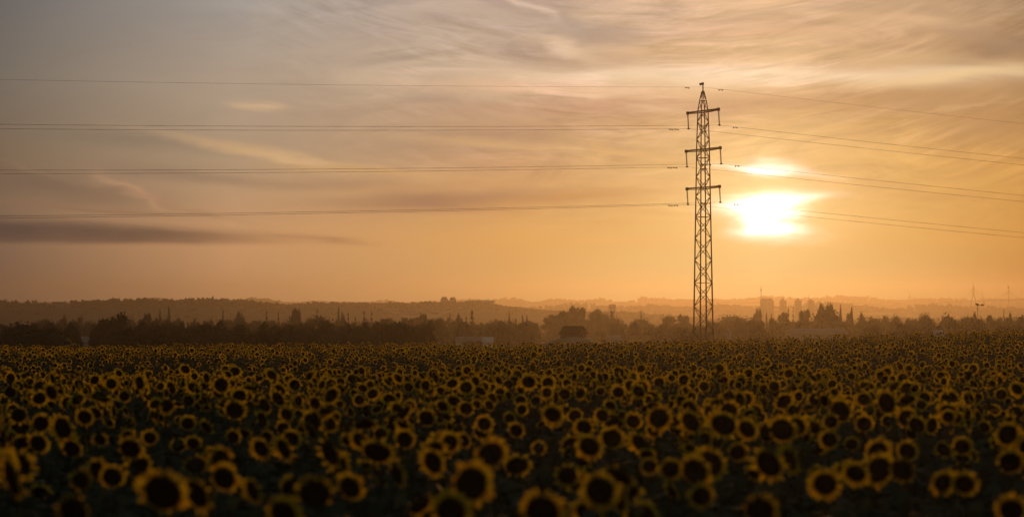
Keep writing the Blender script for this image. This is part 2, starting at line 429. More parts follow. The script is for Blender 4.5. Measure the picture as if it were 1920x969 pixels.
# ------------------------------------------------------------------ pylon and its lines
PD = 330.0
PX = (1318.6 - 960) / F * PD
def build_pylon():
    base_z = float(G(PX, PD)); rz = R(-32)
    root = empty('pylon', (PX, PD, base_z), 0)
    tag(root, 'slender steel lattice pylon with three short crossarms at the far edge of the sunflowers', 'pylon')
    Mr = Matrix.Rotation(rz, 4, 'Z')
    zc = lambda py: EYE + (HZ - py) / F * PD - base_z
    ztop = zc(206); zp = zc(163)
    def half(z): return .5 * np.interp(z, [0, zc(635), zc(245), ztop], [2.12, 1.97, 1.22, 1.02])
    corners = [(-1, -1), (1, -1), (1, 1), (-1, 1)]
    def cp(k, z, h=None):
        h = half(z) if h is None else h
        return Mr @ Vector((corners[k % 4][0] * h, corners[k % 4][1] * h, z))
    # four legs, angle-section
    for k in range(4):
        b = TB()
        zs = np.linspace(-.3, ztop, 9)
        for a, c in zip(zs[:-1], zs[1:]):
            p, q = cp(k, a), cp(k, c)
            b.bar(p, q, np.interp(a, [0, ztop], [.17, .11]))
        b.box((-.3, -.3, -.35), (.3, .3, .12), 0, Matrix.Translation(cp(k, 0)))
        b.obj('leg', M_steel, root)
    # zigzag lacing on each face
    b = TB(); z = .6; i = 0
    while z < ztop - .9:
        step = np.interp(z, [0, ztop], [1.75, 1.15])
        for k in range(4):
            a, c = (k, k + 1) if (i + k) % 2 == 0 else (k + 1, k)
            b.bar(cp(a, z), cp(c, min(z + step, ztop)), .075)
        if i % 6 == 0:
            for k in range(4): b.bar(cp(k, z), cp(k + 1, z), .075)
        z += step; i += 1
    b.obj('lattice', M_steel, root)
    # peak above the top arm
    b = TB()
    zs = [ztop, zc(189), zc(171)]; hs = [.51, .34, .12]
    for j in range(2):
        for k in range(4):
            b.bar(cp(k, zs[j], hs[j]), cp(k, zs[j + 1], hs[j + 1]), .10)
            b.bar(cp(k, zs[j], hs[j]), cp(k + 1, zs[j + 1], hs[j + 1]), .06)
            b.bar(cp(k, zs[j + 1], hs[j + 1]), cp(k + 1, zs[j + 1], hs[j + 1]), .07)
    b.bar(cp(0, zs[2], 0), (0, 0, zc(155)), .16)
    b.bar((-.45, .08, zc(158)), (.12, -.05, zc(156)), .30)
    b.obj('peak', M_steel, root)
    arm = Mr @ Vector((0, -1, 0)); side = Mr @ Vector((1, 0, 0))
    # arm direction runs mostly towards the camera: far end left, near end right
    adir = Vector((math.sin(R(30)), -math.cos(R(30)), 0))
    att = []
    for py, half_l in ((207.5, 3.7), (279.5, 4.1), (351, 3.9)):
        za = zc(py); b = TB(); s = adir.cross(Vector((0, 0, 1)))
        hb = half(min(za, ztop)) + .1
        for sg in (-1, 1):
            tipo = adir * sg * half_l
            for t in (-1, 1):
                b.bar(adir * sg * -.2 + s * t * .24 + Vector((0, 0, za)), tipo + s * t * .16 + Vector((0, 0, za)), .13)
                b.bar(adir * sg * .2 + s * t * .22 + Vector((0, 0, za - .26)), tipo + s * t * .14 + Vector((0, 0, za - .14)), .11)
            for j in range(6):
                f0, f1 = j / 6, (j + 1) / 6
                w0, w1 = .24 - .08 * f0, .24 - .08 * f1
                b.bar(tipo * f0 + s * w0 * (1 if j % 2 else -1) + Vector((0, 0, za)), tipo * f1 + s * w1 * (-1 if j % 2 else 1) + Vector((0, 0, za)), .07)
            b.box((-.2, -.2, -.26), (.2, .2, .14), 0, Matrix.Translation(tipo + Vector((0, 0, za))))
        b.obj('crossarm', M_steel, root)
        for sg in (-1, 1):
            tip = adir * sg * half_l + Vector((0, 0, za - .15)); L = 2.05
            ib = TB(); n = 13
            lean = Vector((.12, 0, 0))
            ib.tube([tip, tip + Vector((0, 0, -L)) + lean], .03, 5)
            for j in range(n):
                f = (j + .9) / (n + .6); p = tip + (Vector((0, 0, -L)) + lean) * f
                ib.lathe([(.03, .07), (.07, .04), (.135, -.03), (.10, -.045), (.03, -.03)], 8, 0, Matrix.Translation(p))
            io = ib.obj('insulator', M_glass, root)
            e = tip + Vector((0, 0, -L)) + lean
            cb = TB(); cb.box((-.16, -.06, -.10), (.16, .06, .06), 0, Matrix.Translation(e)); cb.obj('clamp', M_steel, io)
            att.append((Vector((PX, PD, base_z)) + e, sg, py))
    att.append((Vector((PX, PD, base_z + zc(163))), 0, 163))
    return att
ATT = build_pylon()

def build_wires():
    names = {207.5: 'upper', 279.5: 'middle', 351: 'lowest'}
    for A, sg, py in ATT:
        dl = Vector((-.857, -.515, 0)); dr = Vector((.958, .286, 0))
        def pt(t):
            if t < 0: s = -t; p = A + dl * s; p.z = A.z - .0475 * s + .00009 * s * s
            else: p = A + dr * t; p.z = A.z - .0855 * t + .00010 * t * t
            return p
        ts = list(np.linspace(-300, -20, 60)) + list(np.linspace(-18, 18, 13)) + list(np.linspace(20, 330, 60))
        o = TB().tube([pt(t) for t in ts], .022 if sg else .015, 5).mesh('power_line', M_wire)
        o = bpy.data.objects.new('power_line' if sg else 'earth_wire', o); C.objects.link(o)
        if sg == 0: tag(o, 'single topmost wire running across the sky from the tip of the pylon', 'cable')
        else:
            tag(o, '%s of the wires hung from the %s end of the %s crossarm of the pylon' % ('one', 'right' if sg > 0 else 'left', names[py]), 'cable', 'wires strung from the lattice pylon')
            o['label'] = 'power cable hung from the %s tip of the %s crossarm of the pylon' % ('right' if sg > 0 else 'left', names[py])
        for t in ((-2.6, 2.6) if sg == 0 else (-2.0, -2.9, 2.3)):
            p = pt(t) + Vector((0, 0, -.12)); b = TB()
            d = (dl if t < 0 else dr)
            b.tube([p - d * .26, p + d * .26], .025, 5)
            for s in (-1, 1): b.lathe([(.0, -.1), (.08, -.08), (.09, .06), (.0, .1)], 6, 0, Matrix.Translation(p + d * s * .24) @ Matrix.Rotation(R(90), 4, 'Y'))
            b.bar(p, p + Vector((0, 0, .15)), .05)
            b.obj('vibration_damper', M_steel, o)
build_wires()

# ------------------------------------------------------------------ trees
def ico(sub):
    bm = bmesh.new(); bmesh.ops.create_icosphere(bm, subdivisions=sub, radius=1.0)
    V = np.array([v.co[:] for v in bm.verts]); T = np.array([[v.index for v in f.verts] for f in bm.faces]); bm.free(); return V, T
ICO1, ICO2 = ico(1), ico(2)

def crown(rng, lobes, nleaf, ls, core=.80, ico_=ICO2):
    """leafy crown: uneven lobe cores with leaf sprays standing off them"""
    b = TB()
    for (x, y, z, rx, ry, rz) in lobes:
        V, T = ico_; V = V * (core * (1 + .22 * (rng.rand(len(V), 1) - .5)))
        b.add(V * [rx, ry, rz] + [x, y, z], T)
    L = np.array(lobes); vol = L[:, 3] * L[:, 5]; pick = rng.choice(len(L), nleaf, p=vol / vol.sum())
    d = rng.randn(nleaf, 3); d /= np.linalg.norm(d, axis=1)[:, None]
    r = .80 + .34 * rng.rand(nleaf) ** 1.5
    c = L[pick, :3] + d * L[pick, 3:6] * r[:, None]
    s = ls * (.5 + rng.rand(nleaf))
    a = rng.randn(nleaf, 3); a /= np.linalg.norm(a, axis=1)[:, None]
    e = np.cross(a, rng.randn(nleaf, 3)); e /= np.linalg.norm(e, axis=1)[:, None] + 1e-6
    P = np.stack([c + a * s[:, None], c - a * s[:, None] * .6 + e * s[:, None] * .7, c - a * s[:, None] * .6 - e * s[:, None] * .7], 1)
    b.add(P.reshape(-1, 3), np.arange(nleaf * 3).reshape(-1, 3))
    return b

def trunk(rng, h, r, tips, top=None):
    b = TB(); top = top or (0, 0, h)
    mid = (rng.randn() * .02, rng.randn() * .02, h * .5)
    b.tube([(0, 0, -.06), mid, top], [r, r * .75, r * .45], 7)
    for t in tips: b.tube([(mid[0], mid[1], h * .72), (t[0] * .55, t[1] * .55, (h * .8 + t[2]) / 2), t], [r * .5, r * .35, r * .15], 5)
    return b

# prototypes are one unit tall and about one unit wide; width and height are scaled per tree
def proto(kind, seed):
    rng = np.random.RandomState(seed); tips = []
    if kind == 'round':
        L = [(0, 0, .60, .30, .30, .30)]
        for k in range(9):
            a = k * 2.4 + rng.rand(); rr = .16 + .16 * rng.rand()
            L.append((math.cos(a) * rr, math.sin(a) * rr, .42 + .42 * rng.rand(), .14 + .07 * rng.rand(), .14 + .07 * rng.rand(), .12 + .05 * rng.rand()))
        c = crown(rng, L, 900, .035); tips = [L[i][:3] for i in (2, 4, 6)]; th, tr = .45, .03
    elif kind == 'dome':
        L = [(0, 0, .50, .40, .40, .34)]
        for k in range(12):
            a = k * 2.4; rr = .10 + .32 * rng.rand(); zz = .80 - 1.35 * rr + .06 * rng.rand()
            L.append((math.cos(a) * rr, math.sin(a) * rr, zz, .13, .13, .10))
        c = crown(rng, L, 1100, .026); tips = [L[i][:3] for i in (1, 5, 8)]; th, tr = .35, .03
    elif kind == 'cypress':
        L = [(rng.randn() * .03, rng.randn() * .03, .16 + .11 * k, .42 * (1 - .72 * (k / 7.0) ** 2.2), .42 * (1 - .72 * (k / 7.0) ** 2.2), .12) for k in range(8)]
        c = crown(rng, L, 650, .035); th, tr = .3, .06
    elif kind == 'conifer':
        L = []
        for k in range(6):
            z = .25 + .125 * k; r0 = .42 * (1 - k / 6.6)
            for j in range(5):
                a = j * 1.2566 + k * .6 + rng.rand() * .3
                L.append((math.cos(a) * r0 * .5, math.sin(a) * r0 * .5, z + .02 * rng.randn(), max(r0 * .5, .05), max(r0 * .5, .05), .045))
        L.append((0, 0, .90, .07, .07, .07)); c = crown(rng, L, 900, .03, ico_=ICO1); th, tr = .85, .035
    elif kind == 'umbrella':
        L = []
        for k in range(11):
            a = k * 2.4; rr = .40 * math.sqrt((k + .3) / 11)
            L.append((math.cos(a) * rr, math.sin(a) * rr, .80 - .12 * rr + .03 * rng.rand(), .15, .15, .11))
        c = crown(rng, L, 900, .028); tips = [L[i][:3] for i in (6, 8, 10, 9)]; th, tr = .74, .035
    elif kind == 'palm':
        b = TB()
        for k in range(26):
            a = k * 2.4; up = .6 * rng.rand() - .05; l = .44; pts = []
            for j in range(6):
                f = j / 5; pts.append((math.cos(a) * l * f, math.sin(a) * l * f, .82 + up * .5 * f - (.30 + .15 * rng.rand()) * f * f * (1 if up < .3 else .6)))
            for j in range(5):
                p, q = np.array(pts[j]), np.array(pts[j + 1]); s = np.array([-math.sin(a), math.cos(a), 0]) * .055 * (1 - j / 5.5)
                b.add([p + s, p - s, q - s * .8 + [0, 0, -.03], q + s * .8 + [0, 0, -.03]], [(0, 1, 2), (0, 2, 3)])
        V, T = ICO1; b.add(V * [.07, .07, .06] + [0, 0, .81], T); c = b; th, tr = .82, .045
    elif kind == 'ragged':
        L = [(0, 0, .45, .25, .25, .30)]
        for k in range(13):
            a = k * 2.4; rr = .08 + .30 * rng.rand()
            L.append((math.cos(a) * rr, math.sin(a) * rr, .25 + .62 * rng.rand() * (1 - rr), .08 + .07 * rng.rand(), .08 + .07 * rng.rand(), .08 + .08 * rng.rand()))
        c = crown(rng, L, 900, .038); tips = [L[i][:3] for i in (3, 7, 9)]; th, tr = .5, .03
    zt = np.percentile(np.concatenate(c.V)[:, 2], 99.2)
    c.V = [v * [1, 1, 1 / zt] for v in c.V]
    mt = {'round': 0, 'dome': 1, 'cypress': 2, 'conifer': 2, 'umbrella': 2, 'palm': 1, 'ragged': 1}[kind]
    return c.mesh(kind + '_crown', M_tree[mt]), trunk(rng, th, tr, tips).mesh(kind + '_trunk', M_bark), c
PROTO = {k: [proto(k, 100 + 7 * i + s) for s in range(4 if k in ('round', 'ragged', 'dome') else 2)] for i, k in enumerate(('round', 'dome', 'cypress', 'conifer', 'umbrella', 'palm', 'ragged'))}
KNAME = {'round': 'round_tree', 'dome': 'spreading_tree', 'cypress': 'cypress', 'conifer': 'conifer', 'umbrella': 'umbrella_pine', 'palm': 'palm_tree', 'ragged': 'bushy_tree'}
rT = random.Random(5)
def tree(kind, px, topy, wpx, d, label, group=None):
    x = (px - 960) / F * d; g = float(G(x, d)) - .15; top = EYE + (HZ - topy) / F * d
    h = max(top - g, 2.0) * 1.03; w = wpx / F * d / (.88 if kind != 'cypress' else .50)
    cr, tk, _ = rT.choice(PROTO[kind])
    root = empty(KNAME[kind], (x, d, g), rT.random() * 6.28); root.scale = (w, w, h)
    tag(root, label, 'tree', group)
    link('crown', cr, root); link('trunk', tk, root)

# trees one can tell apart, left to right: kind, column, row of the top, width (px), distance, what sets it apart
TREES = [
    ('round', 122, 593, 9, 900, 'small dark tree rising just above the low wood near the left edge'),
    ('round', 149, 595, 14, 880, 'small rounded tree standing alone above the dark wood on the left'),
    ('dome', 45, 608, 90, 340, 'broad black tree mass at the left end of the field edge'),
    ('round', 215, 592, 60, 420, 'wide flat-topped dark tree left of the round tree with two cypresses'),
    ('round', 275, 589, 18, 700, 'dark round tree just left of the two tall cypresses'),
    ('cypress', 300, 583, 6, 900, 'shorter cypress of the pair standing against the far ridge'),
    ('cypress', 317, 577, 6, 900, 'taller cypress of the pair standing against the far ridge'),
    ('cypress', 418, 584, 5, 950, 'small lone cypress right of the cypress pair'),
    ('round', 450, 587, 22, 800, 'dark round tree between a lone cypress and a spiky conifer on the left'),
    ('conifer', 500, 586, 10, 850, 'narrow conifer poking above the wood in the left half'),
    ('conifer', 522, 587, 10, 850, 'second narrow conifer beside the large bushy tree on the left'),
    ('round', 555, 581, 21, 750, 'tall dark rounded tree, highest of the left half of the wood'),
    ('conifer', 595, 582, 12, 820, 'tiered conifer right of the highest rounded tree on the left'),
    ('dome', 600, 594, 64, 600, 'low wide dark tree below the tiered conifer in the left half'),
    ('cypress', 635, 577, 5, 900, 'very thin tall cypress in the middle left of the wood'),
    ('round', 643, 587, 9, 860, 'small tree right against the very thin tall cypress'),
    ('conifer', 653, 588, 9, 860, 'little pointed conifer beside the very thin cypress'),
    ('conifer', 683, 586, 14, 780, 'pointed tree above the brown wood near the middle left'),
    ('conifer', 697, 588, 13, 780, 'pointed tree with split top near the middle left'),
    ('dome', 80, 622, 150, 300, 'low black thicket-like tree at the field edge near the left corner'),
    ('dome', 400, 617, 130, 310, 'broad black tree filling the field edge left of centre'),
    ('dome', 560, 620, 110, 305, 'low black dome of a tree close behind the sunflowers left of centre'),
    ('dome', 665, 616, 90, 330, 'dark dome-shaped tree left of the largest dome crown'),
    ('dome', 752, 609, 68, 320, 'large dark dome-shaped tree crown, clearest of those behind the field'),
    ('ragged', 722, 600, 40, 640, 'brown bushy tree behind the largest dome crown'),
    ('round', 790, 590, 22, 800, 'brown round tree right of centre-left with a bushy outline'),
    ('conifer', 844, 590, 8, 850, 'small conifer above the brown wood left of the white sheds'),
    ('conifer', 885, 585, 20, 780, 'tall tapering conifer above the long white shed'),
    ('round', 860, 591, 16, 820, 'round tree just left of the tall tapering conifer'),
    ('cypress', 955, 588, 5, 850, 'thin cypress between the white shed and the wooded knoll'),
    ('cypress', 980, 593, 5, 850, 'one thin cypress left of the wooded knoll'),
    ('cypress', 988, 594, 5, 850, 'thin cypress closest to the wooded knoll on its left'),
    ('ragged', 1040, 592, 50, 880, 'bushy tree on the left flank of the wooded knoll'),
    ('round', 1065, 585, 42, 900, 'tree on the shoulder of the wooded knoll left of its peak'),
    ('round', 1086, 576, 38, 920, 'highest tree on the wooded knoll behind the dark barn'),
    ('ragged', 1112, 589, 50, 900, 'bushy tree on the right flank of the wooded knoll'),
    ('umbrella', 1120, 581, 15, 930, 'umbrella pine with a clear round head right of the knoll'),
    ('palm', 1147, 582, 13, 930, 'palm with a small shaggy head right of the umbrella pine'),
    ('round', 1135, 589, 20, 930, 'tree between the umbrella pine and the shaggy palm'),
    ('dome', 1150, 596, 46, 900, 'low tree spreading under the shaggy palm'),
    ('conifer', 1202, 584, 10, 950, 'sharply pointed lone conifer midway between knoll and pylon'),
    ('dome', 1202, 597, 46, 900, 'low spreading tree under the sharply pointed lone conifer'),
    ('ragged', 1250, 595, 56, 850, 'hazy orange bushy tree left of the pylon legs'),
    ('round', 1284, 591, 26, 850, 'round hazy tree close to the left of the pylon legs'),
    ('dome', 1375, 592, 90, 850, 'long low hazy tree right of the pylon legs'),
    ('round', 1420, 581, 16, 950, 'round hazy tree below the thin far mast'),
    ('ragged', 1421, 590, 34, 900, 'bushy hazy tree beneath the thin far mast'),
    ('cypress', 1437, 589, 4, 900, 'small cypress below the widest of the far tower blocks'),
    ('cypress', 1446, 591, 4, 900, 'small cypress right below the widest of the far tower blocks'),
    ('ragged', 1470, 588, 30, 850, 'hazy tree below the second far tower block'),
    ('conifer', 1478, 580, 9, 850, 'dark pointed tree just under the second far tower block'),
    ('conifer', 1487, 581, 6, 850, 'thin pointed tree between the far tower blocks and field'),
    ('round', 1507, 582, 26, 820, 'rounded tree under the third far tower block'),
    ('round', 1539, 572, 16, 780, 'left crown of the tall dark clump right of the far towers'),
    ('round', 1555, 572, 20, 780, 'right crown of the tall dark clump right of the far towers'),
    ('dome', 1550, 581, 66, 770, 'broad dark tree forming the body of the tall clump right of the towers'),
    ('cypress', 1576, 574, 5, 820, 'thin cypress against the right side of the tall dark clump'),
    ('round', 1590, 587, 14, 820, 'small tree left of a spiky cypress right of the tall clump'),
    ('cypress', 1597, 579, 6, 820, 'spiky cypress standing apart right of the tall dark clump'),
    ('ragged', 1616, 590, 26, 800, 'low dark tree sloping down from the spiky cypress'),
    ('dome', 1640, 596, 50, 760, 'low dark tree between the spiky cypress and two dome trees'),
    ('round', 1660, 593, 14, 800, 'small round tree in the dip left of the dome trees'),
    ('dome', 1680, 593, 26, 780, 'small dome tree in the dip left of the larger domes'),
    ('dome', 1733, 589, 36, 700, 'left one of two large dark dome trees on the right'),
    ('dome', 1776, 591, 42, 700, 'right one of two large dark dome trees on the right'),
    ('round', 1826, 589, 16, 720, 'bushy tree at the foot of the twin-headed lamp mast'),
    ('dome', 1812, 594, 40, 740, 'low tree left of the twin-headed lamp mast'),
    ('conifer', 1882, 583, 7, 780, 'pointed cypress-like tree near the right edge'),
    ('round', 1895, 588, 7, 780, 'small round tree near the right edge beside a pointed one'),
    ('dome', 1912, 593, 36, 740, 'dark dome tree cut by the right edge'),
    ('ragged', 1858, 595, 50, 760, 'low bushy tree between the lamp mast and the pointed tree'),
]
for t in TREES: tree(t[0], t[1], t[2], t[3], t[4], t[5])

# pixel windows that must stay open: a building there is nearer than the trees behind it
OPEN = [(142, 182, 540), (582, 614, 520), (622, 662, 520), (712, 768, 470), (800, 816, 500), (845, 940, 560), (1020, 1112, 880), (1128, 1176, 620), (1474, 1588, 640), (1360, 1372, 600), (1244, 1256, 600)]
def clear(px, w, d):
    return not any(a - w / 2 < px < b + w / 2 and d < dd for a, b, dd in OPEN)
ROW = [(455, 617, 52), (520, 609, 46), (600, 603, 40), (700, 600, 34), (820, 597, 28), (980, 594.5, 22)]
n_row = 0
for d, ty, wpx in ROW:
    px = -20.0
    while px < 1945:
        dn = d
        px += wpx * (.62 + .6 * rT.random())
        t = ty + 8 * (rT.random() - .45) - 5 * vnoise(px, 55, 130.) + 3 + (5 if 1120 < px < 1330 else 0) + (2 if px > 1340 and d > 750 else 0) + (4 if px < 170 else 0)
        if px > 1380 and d < 500: continue
        w = wpx * (.8 + .5 * rT.random())
        if clear(px, w, d) and n_row < 215:
            k = rT.choice(['round', 'dome', 'dome', 'ragged', 'ragged', 'round', 'conifer' if d > 750 and px < 1000 else 'dome'])
            if k == 'conifer': w *= .5; t -= 2
            if px < 820 and d < 610: dn = d * .70
            tree(k, px, t, w, dn * (1 + .05 * (rT.random() - .5)),
                 'hazy tree merging with its neighbours in the wooded belt behind the sunflowers', 'trees of the wooded belt behind the sunflower field')
            n_row += 1

def woods(name, spots, seed, nleaf, ls, m=M_wood, label=None):
    """a far wood that reads as one mass"""
    rng = np.random.RandomState(seed); b = TB()
    for x, y, w, h in spots:
        g = float(G(x, y)); L = [(0, 0, .45, .42, .42, .45)]
        for k in range(4): L.append((rng.uniform(-.34, .34), rng.uniform(-.3, .3), rng.uniform(.4, .85), .2, .2, .17))
        c = crown(rng, L, nleaf, ls, .9, ICO1); V, T, MI = c.arrays()
        b.add(V * [w, w, h] + [x, y, g - .1 - .15 * h], T)
    o = b.obj(name, m); tag(o, label, 'trees', kind='stuff')
rng = np.random.RandomState(3); sp = []
for d in (1060, 1130, 1220, 1330, 1450, 1600):
    x = -.27 * d
    while x < .27 * d:
        x += rng.uniform(4, 9) * (1 + (d > 1200) * .6)
        if rng.rand() < .8: sp.append((x, d + rng.uniform(-50, 50), rng.uniform(6, 11), rng.uniform(4.5, 8.5)))
for d in (560, 660, 760, 880):       # scrub under the taller trees
    x = -.27 * d
    while x < .27 * d:
        x += rng.uniform(4, 8); px = x / d * F + 960
        if clear(px, 20, d): sp.append((x, d + rng.uniform(-25, 25), rng.uniform(7, 11), rng.uniform(3, 5)))
woods('valley_woods', sp, 8, 50, .07, M_tree[1], 'hazy wood filling the valley floor beyond the nearer trees')
sp = []
for d in (2070, 2110, 2150, 2190, 2240, 2300, 2380):
    x = -.27 * d
    while x < .27 * d:
        x += rng.uniform(2.5, 7) + (14 if vnoise(x + d, 77, 70.) > .30 else 0)
        sp.append((x, d + rng.uniform(-20, 20), rng.uniform(4.5, 8), max(1.2, rng.uniform(3.2, 5.6) * (1.0 + 1.7 * vnoise(x, 60, 34.)) + .6)))
for d in (1800, 1860, 1920, 1980, 2030):
    x = -.27 * d
    while x < .27 * d:
        x += rng.uniform(4, 16) + (30 if vnoise(x + 3 * d, 79, 90.) > .1 else 0); sp.append((x, d + rng.uniform(-30, 30), rng.uniform(5, 9), rng.uniform(3, 5)))
woods('ridge_woods', [(a, c, w, h) for a, c, w, h in sp], 9, 26, .11, M_wood, 'faded line of trees along the crest of the middle ridge')
sp = []
for d in (5430, 5520, 5640):
    x = -.27 * d
    while x < .27 * d:
        x += rng.uniform(7, 18) + (90 if vnoise(x + d, 78, 160.) > .34 else 0); sp.append((x, d + rng.uniform(-30, 30), rng.uniform(12, 22), max(3, rng.uniform(6, 10) * (1 + 1.8 * vnoise(x, 61, 50.)))))
sm = []
for d in (3330, 3400, 3460, 3540):
    x = -.05 * d
    while x < .27 * d:
        x += rng.uniform(5, 14) + (50 if vnoise(x + d, 81, 120.) > .12 else 0); sm.append((x, d + rng.uniform(-30, 30), rng.uniform(8, 15), max(2.5, rng.uniform(5, 8) * (1 + 2 * vnoise(x, 62, 50.)))))
for d in (1250, 1500, 1800, 2300, 2800):
    x = .02 * d
    while x < .27 * d:
        x += rng.uniform(8, 26) + (40 if vnoise(x + d, 83, 90.) > .1 else 0); sm.append((x, d + rng.uniform(-30, 30), rng.uniform(7, 12), rng.uniform(4, 8)))
woods('middle_ridge_woods', sm, 19, 20, .11, M_wood, 'pale broken line of trees on the second ridge right of centre')
woods('far_ridge_woods', sp, 10, 16, .11, M_wood, 'palest line of trees on the horizon ridge')

# ------------------------------------------------------------------ buildings
def shed(name, px, topy, wpx, d, depth, wallm, roofm, label, cat='building', gable=.28, rz=0.0, windows=3, group=None):
    x = (px - 960) / F * d; g = float(G(x, d)); top = EYE + (HZ - topy) / F * d; w = wpx / F * d
    root = empty(name, (x, d, g), rz); tag(root, label, cat, group)
    H = top - g; e = H * (1 - gable); y0, y1 = -depth / 2, depth / 2
    b = TB(); b.box((-w / 2, y0, -.4), (w / 2, y1, e))
    for yy, s in ((y0, 1), (y1, -1)):
        pass
    for s in (-1, 1): b.add([(s * w / 2, y0, e), (s * w / 2, y1, e), (s * w / 2, 0, H - .12)], [(0, 1, 2)])
    b.obj('wall', wallm, root)
    r = TB(); o = min(.35, w * .06)
    for s in (-1, 1):
        A = [(-w / 2 - o, s * (depth / 2 + o), e - .05), (w / 2 + o, s * (depth / 2 + o), e - .05), (w / 2 + o, 0, H), (-w / 2 - o, 0, H)]
        A2 = [(p[0], p[1], p[2] + .18) for p in A]
        r.add(A + A2, [(0, 1, 2), (0, 2, 3), (4, 6, 5), (4, 7, 6), (0, 4, 5), (0, 5, 1), (0, 3, 7), (0, 7, 4), (1, 5, 6), (1, 6, 2)])
    r.obj('roof', roofm, root)
    for k in range(windows):
        xx = -w / 2 + w * (k + .5) / windows; wb = TB()
        wb.box((xx - min(.5, w / windows * .25), y0 - .03, e * .55), (xx + min(.5, w / windows * .25), y0 + .05, e * .78)); wb.obj('window', M_pane, root)
    db = TB(); db.box((-w * .3 - .5, y0 - .04, -.1), (-w * .3 + .5, y0 + .04, min(2.1, e * .5))); db.obj('door', M_bark, root)
    return root
shed('shed', 162, 632, 30, 540, 6, M_cream, M_conc, 'pale low shed half hidden in the dark trees on the left', windows=2)
shed('farm_building', 890, 632, 44, 560, 6, M_cream, M_cream, 'long white building just behind the sunflowers left of centre', windows=5)
shed('shed', 862, 632, 14, 555, 4, M_white, M_cream, 'small white annex at the left end of the long white building', windows=1)
shed('shed', 915, 633, 20, 552, 4, M_white, M_white, 'low white annex at the right end of the long white building', windows=1)
shed('barn', 1075, 612.5, 36, 434, 4, M_bark, M_barnroof, 'dark-roofed barn standing on the pale mound below the wooded knoll', 'barn', .66, R(-24), 2)
shed('house', 1096, 621, 7, 435, 4, M_cream, M_rooftile, 'pale lean-to against the right end of the dark-roofed barn', windows=1)
shed('house', 1150, 629, 22, 620, 5, M_cream, M_cream, 'pale gabled house peeping over the field right of the barn', windows=2, rz=R(20))
shed('warehouse', 1530, 617, 100, 640, 14, M_conc, M_conc, 'long pale mauve warehouse roof above the sunflowers on the right', 'warehouse', .2, 0, 6)
shed('house', 598, 611, 11, 520, 5, M_cream, M_rooftile, 'tiny pale house among dark trees below the tiered conifer', windows=1)
shed('house', 641, 615, 18, 520, 5, M_cream, M_rooftile, 'small pale house among dark trees under the thin tall cypress', windows=2)
shed('house', 727, 638, 8, 460, 4, M_cream, M_cream, 'tiny white house front left of the largest dome crown', windows=1)
shed('kiosk', 733, 634, 4, 462, 1.2, M_cream, M_cream, 'left of two tiny white huts in front of the largest dome crown', 'hut', windows=1)
shed('kiosk', 748, 634, 4, 462, 1.2, M_cream, M_cream, 'right of two tiny white huts in front of the largest dome crown', 'hut', windows=1)
shed('house', 1366, 617, 7, 600, 5, M_cream, M_cream, 'tiny glinting house in the orange haze right of the pylon legs', windows=1)
shed('house', 1250, 626, 8, 600, 5, M_cream, M_cream, 'tiny pale house in the haze left of the pylon legs', windows=1)
shed('house', 1759, 620, 14, 480, 5, M_white, M_white, 'small bright white house touching the field edge on the right', windows=2)
shed('house', 980, 608, 22, 900, 6, M_cream, M_rooftile, 'hazy house roof below two thin cypresses left of the knoll', windows=2)
b = TB(); p = at(808, 622, 500); gz = float(G(p.x, 500))
b.lathe([(.22, -.2), (.20, p.z - gz - .5), (.05, p.z - gz)], 10); o = b.obj('flue', M_conc); o.location = (p.x, 500, gz); tag(o, 'slim pale upright flue among the brown trees right of the dome crown', 'chimney')

def tower_block(px, topy, wpx, d, label, group=None, cap=.4):
    x = (px - 960) / F * d; g = float(G(x, d)); top = EYE + (HZ - topy) / F * d; w = wpx / F * d; H = top - g
    root = empty('tower_block', (x, d, g), 0); tag(root, label, 'apartment block', group)
    b = TB(); b.box((-w / 2, -w * .4, -1), (w / 2, w * .4, H - 2.6)); b.obj('wall', M_block, root)
    b = TB(); b.box((-w / 2 - .3, -w * .4 - .3, H - 2.6), (w / 2 + .3, w * .4 + .3, H - 2.2)); b.obj('roof', M_block, root)
    b = TB(); b.box((-w * cap / 2, -w * .2, H - 2.2), (w * cap / 2, w * .2, H)); b.obj('roof_housing', M_block, root)
    nfl = int(H // 3); nw = max(3, int(w // 3.2))
    for k in range(nfl):
        b = TB()
        for j in range(nw):
            xx = -w / 2 + w * (j + .5) / nw; b.box((xx - .7, -w * .4 - .05, k * 3 + .9), (xx + .7, -w * .4 + .1, k * 3 + 2.3))
        b.obj('window', M_roofdark, root)
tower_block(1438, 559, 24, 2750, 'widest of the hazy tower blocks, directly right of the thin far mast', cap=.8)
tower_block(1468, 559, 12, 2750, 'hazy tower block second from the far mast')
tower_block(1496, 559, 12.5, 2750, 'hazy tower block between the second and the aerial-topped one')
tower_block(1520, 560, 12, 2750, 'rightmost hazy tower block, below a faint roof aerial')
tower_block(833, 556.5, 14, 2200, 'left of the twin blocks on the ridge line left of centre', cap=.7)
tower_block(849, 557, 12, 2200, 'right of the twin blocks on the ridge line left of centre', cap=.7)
shed('long_building', 902, 563, 50, 2200, 20, M_conc, M_conc, 'long flat building on the ridge line right of the twin blocks', gable=.2, windows=8)
for px, ty, w, lab in ((110, 566, 22, 'low faded building on the ridge line far left'), (340, 568, 16, 'small faded house on the ridge line below the tall cypress pair'),
                       (560, 570, 16, 'small faded house on the ridge above the highest left tree'), (710, 568, 24, 'faded house on the ridge line left of the twin blocks'),
                       (1148, 571, 12, 'faded house on the ridge above the shaggy palm')):
    shed('house', px, ty, w, 2050, 9, M_conc, M_rooftile, lab, windows=2)

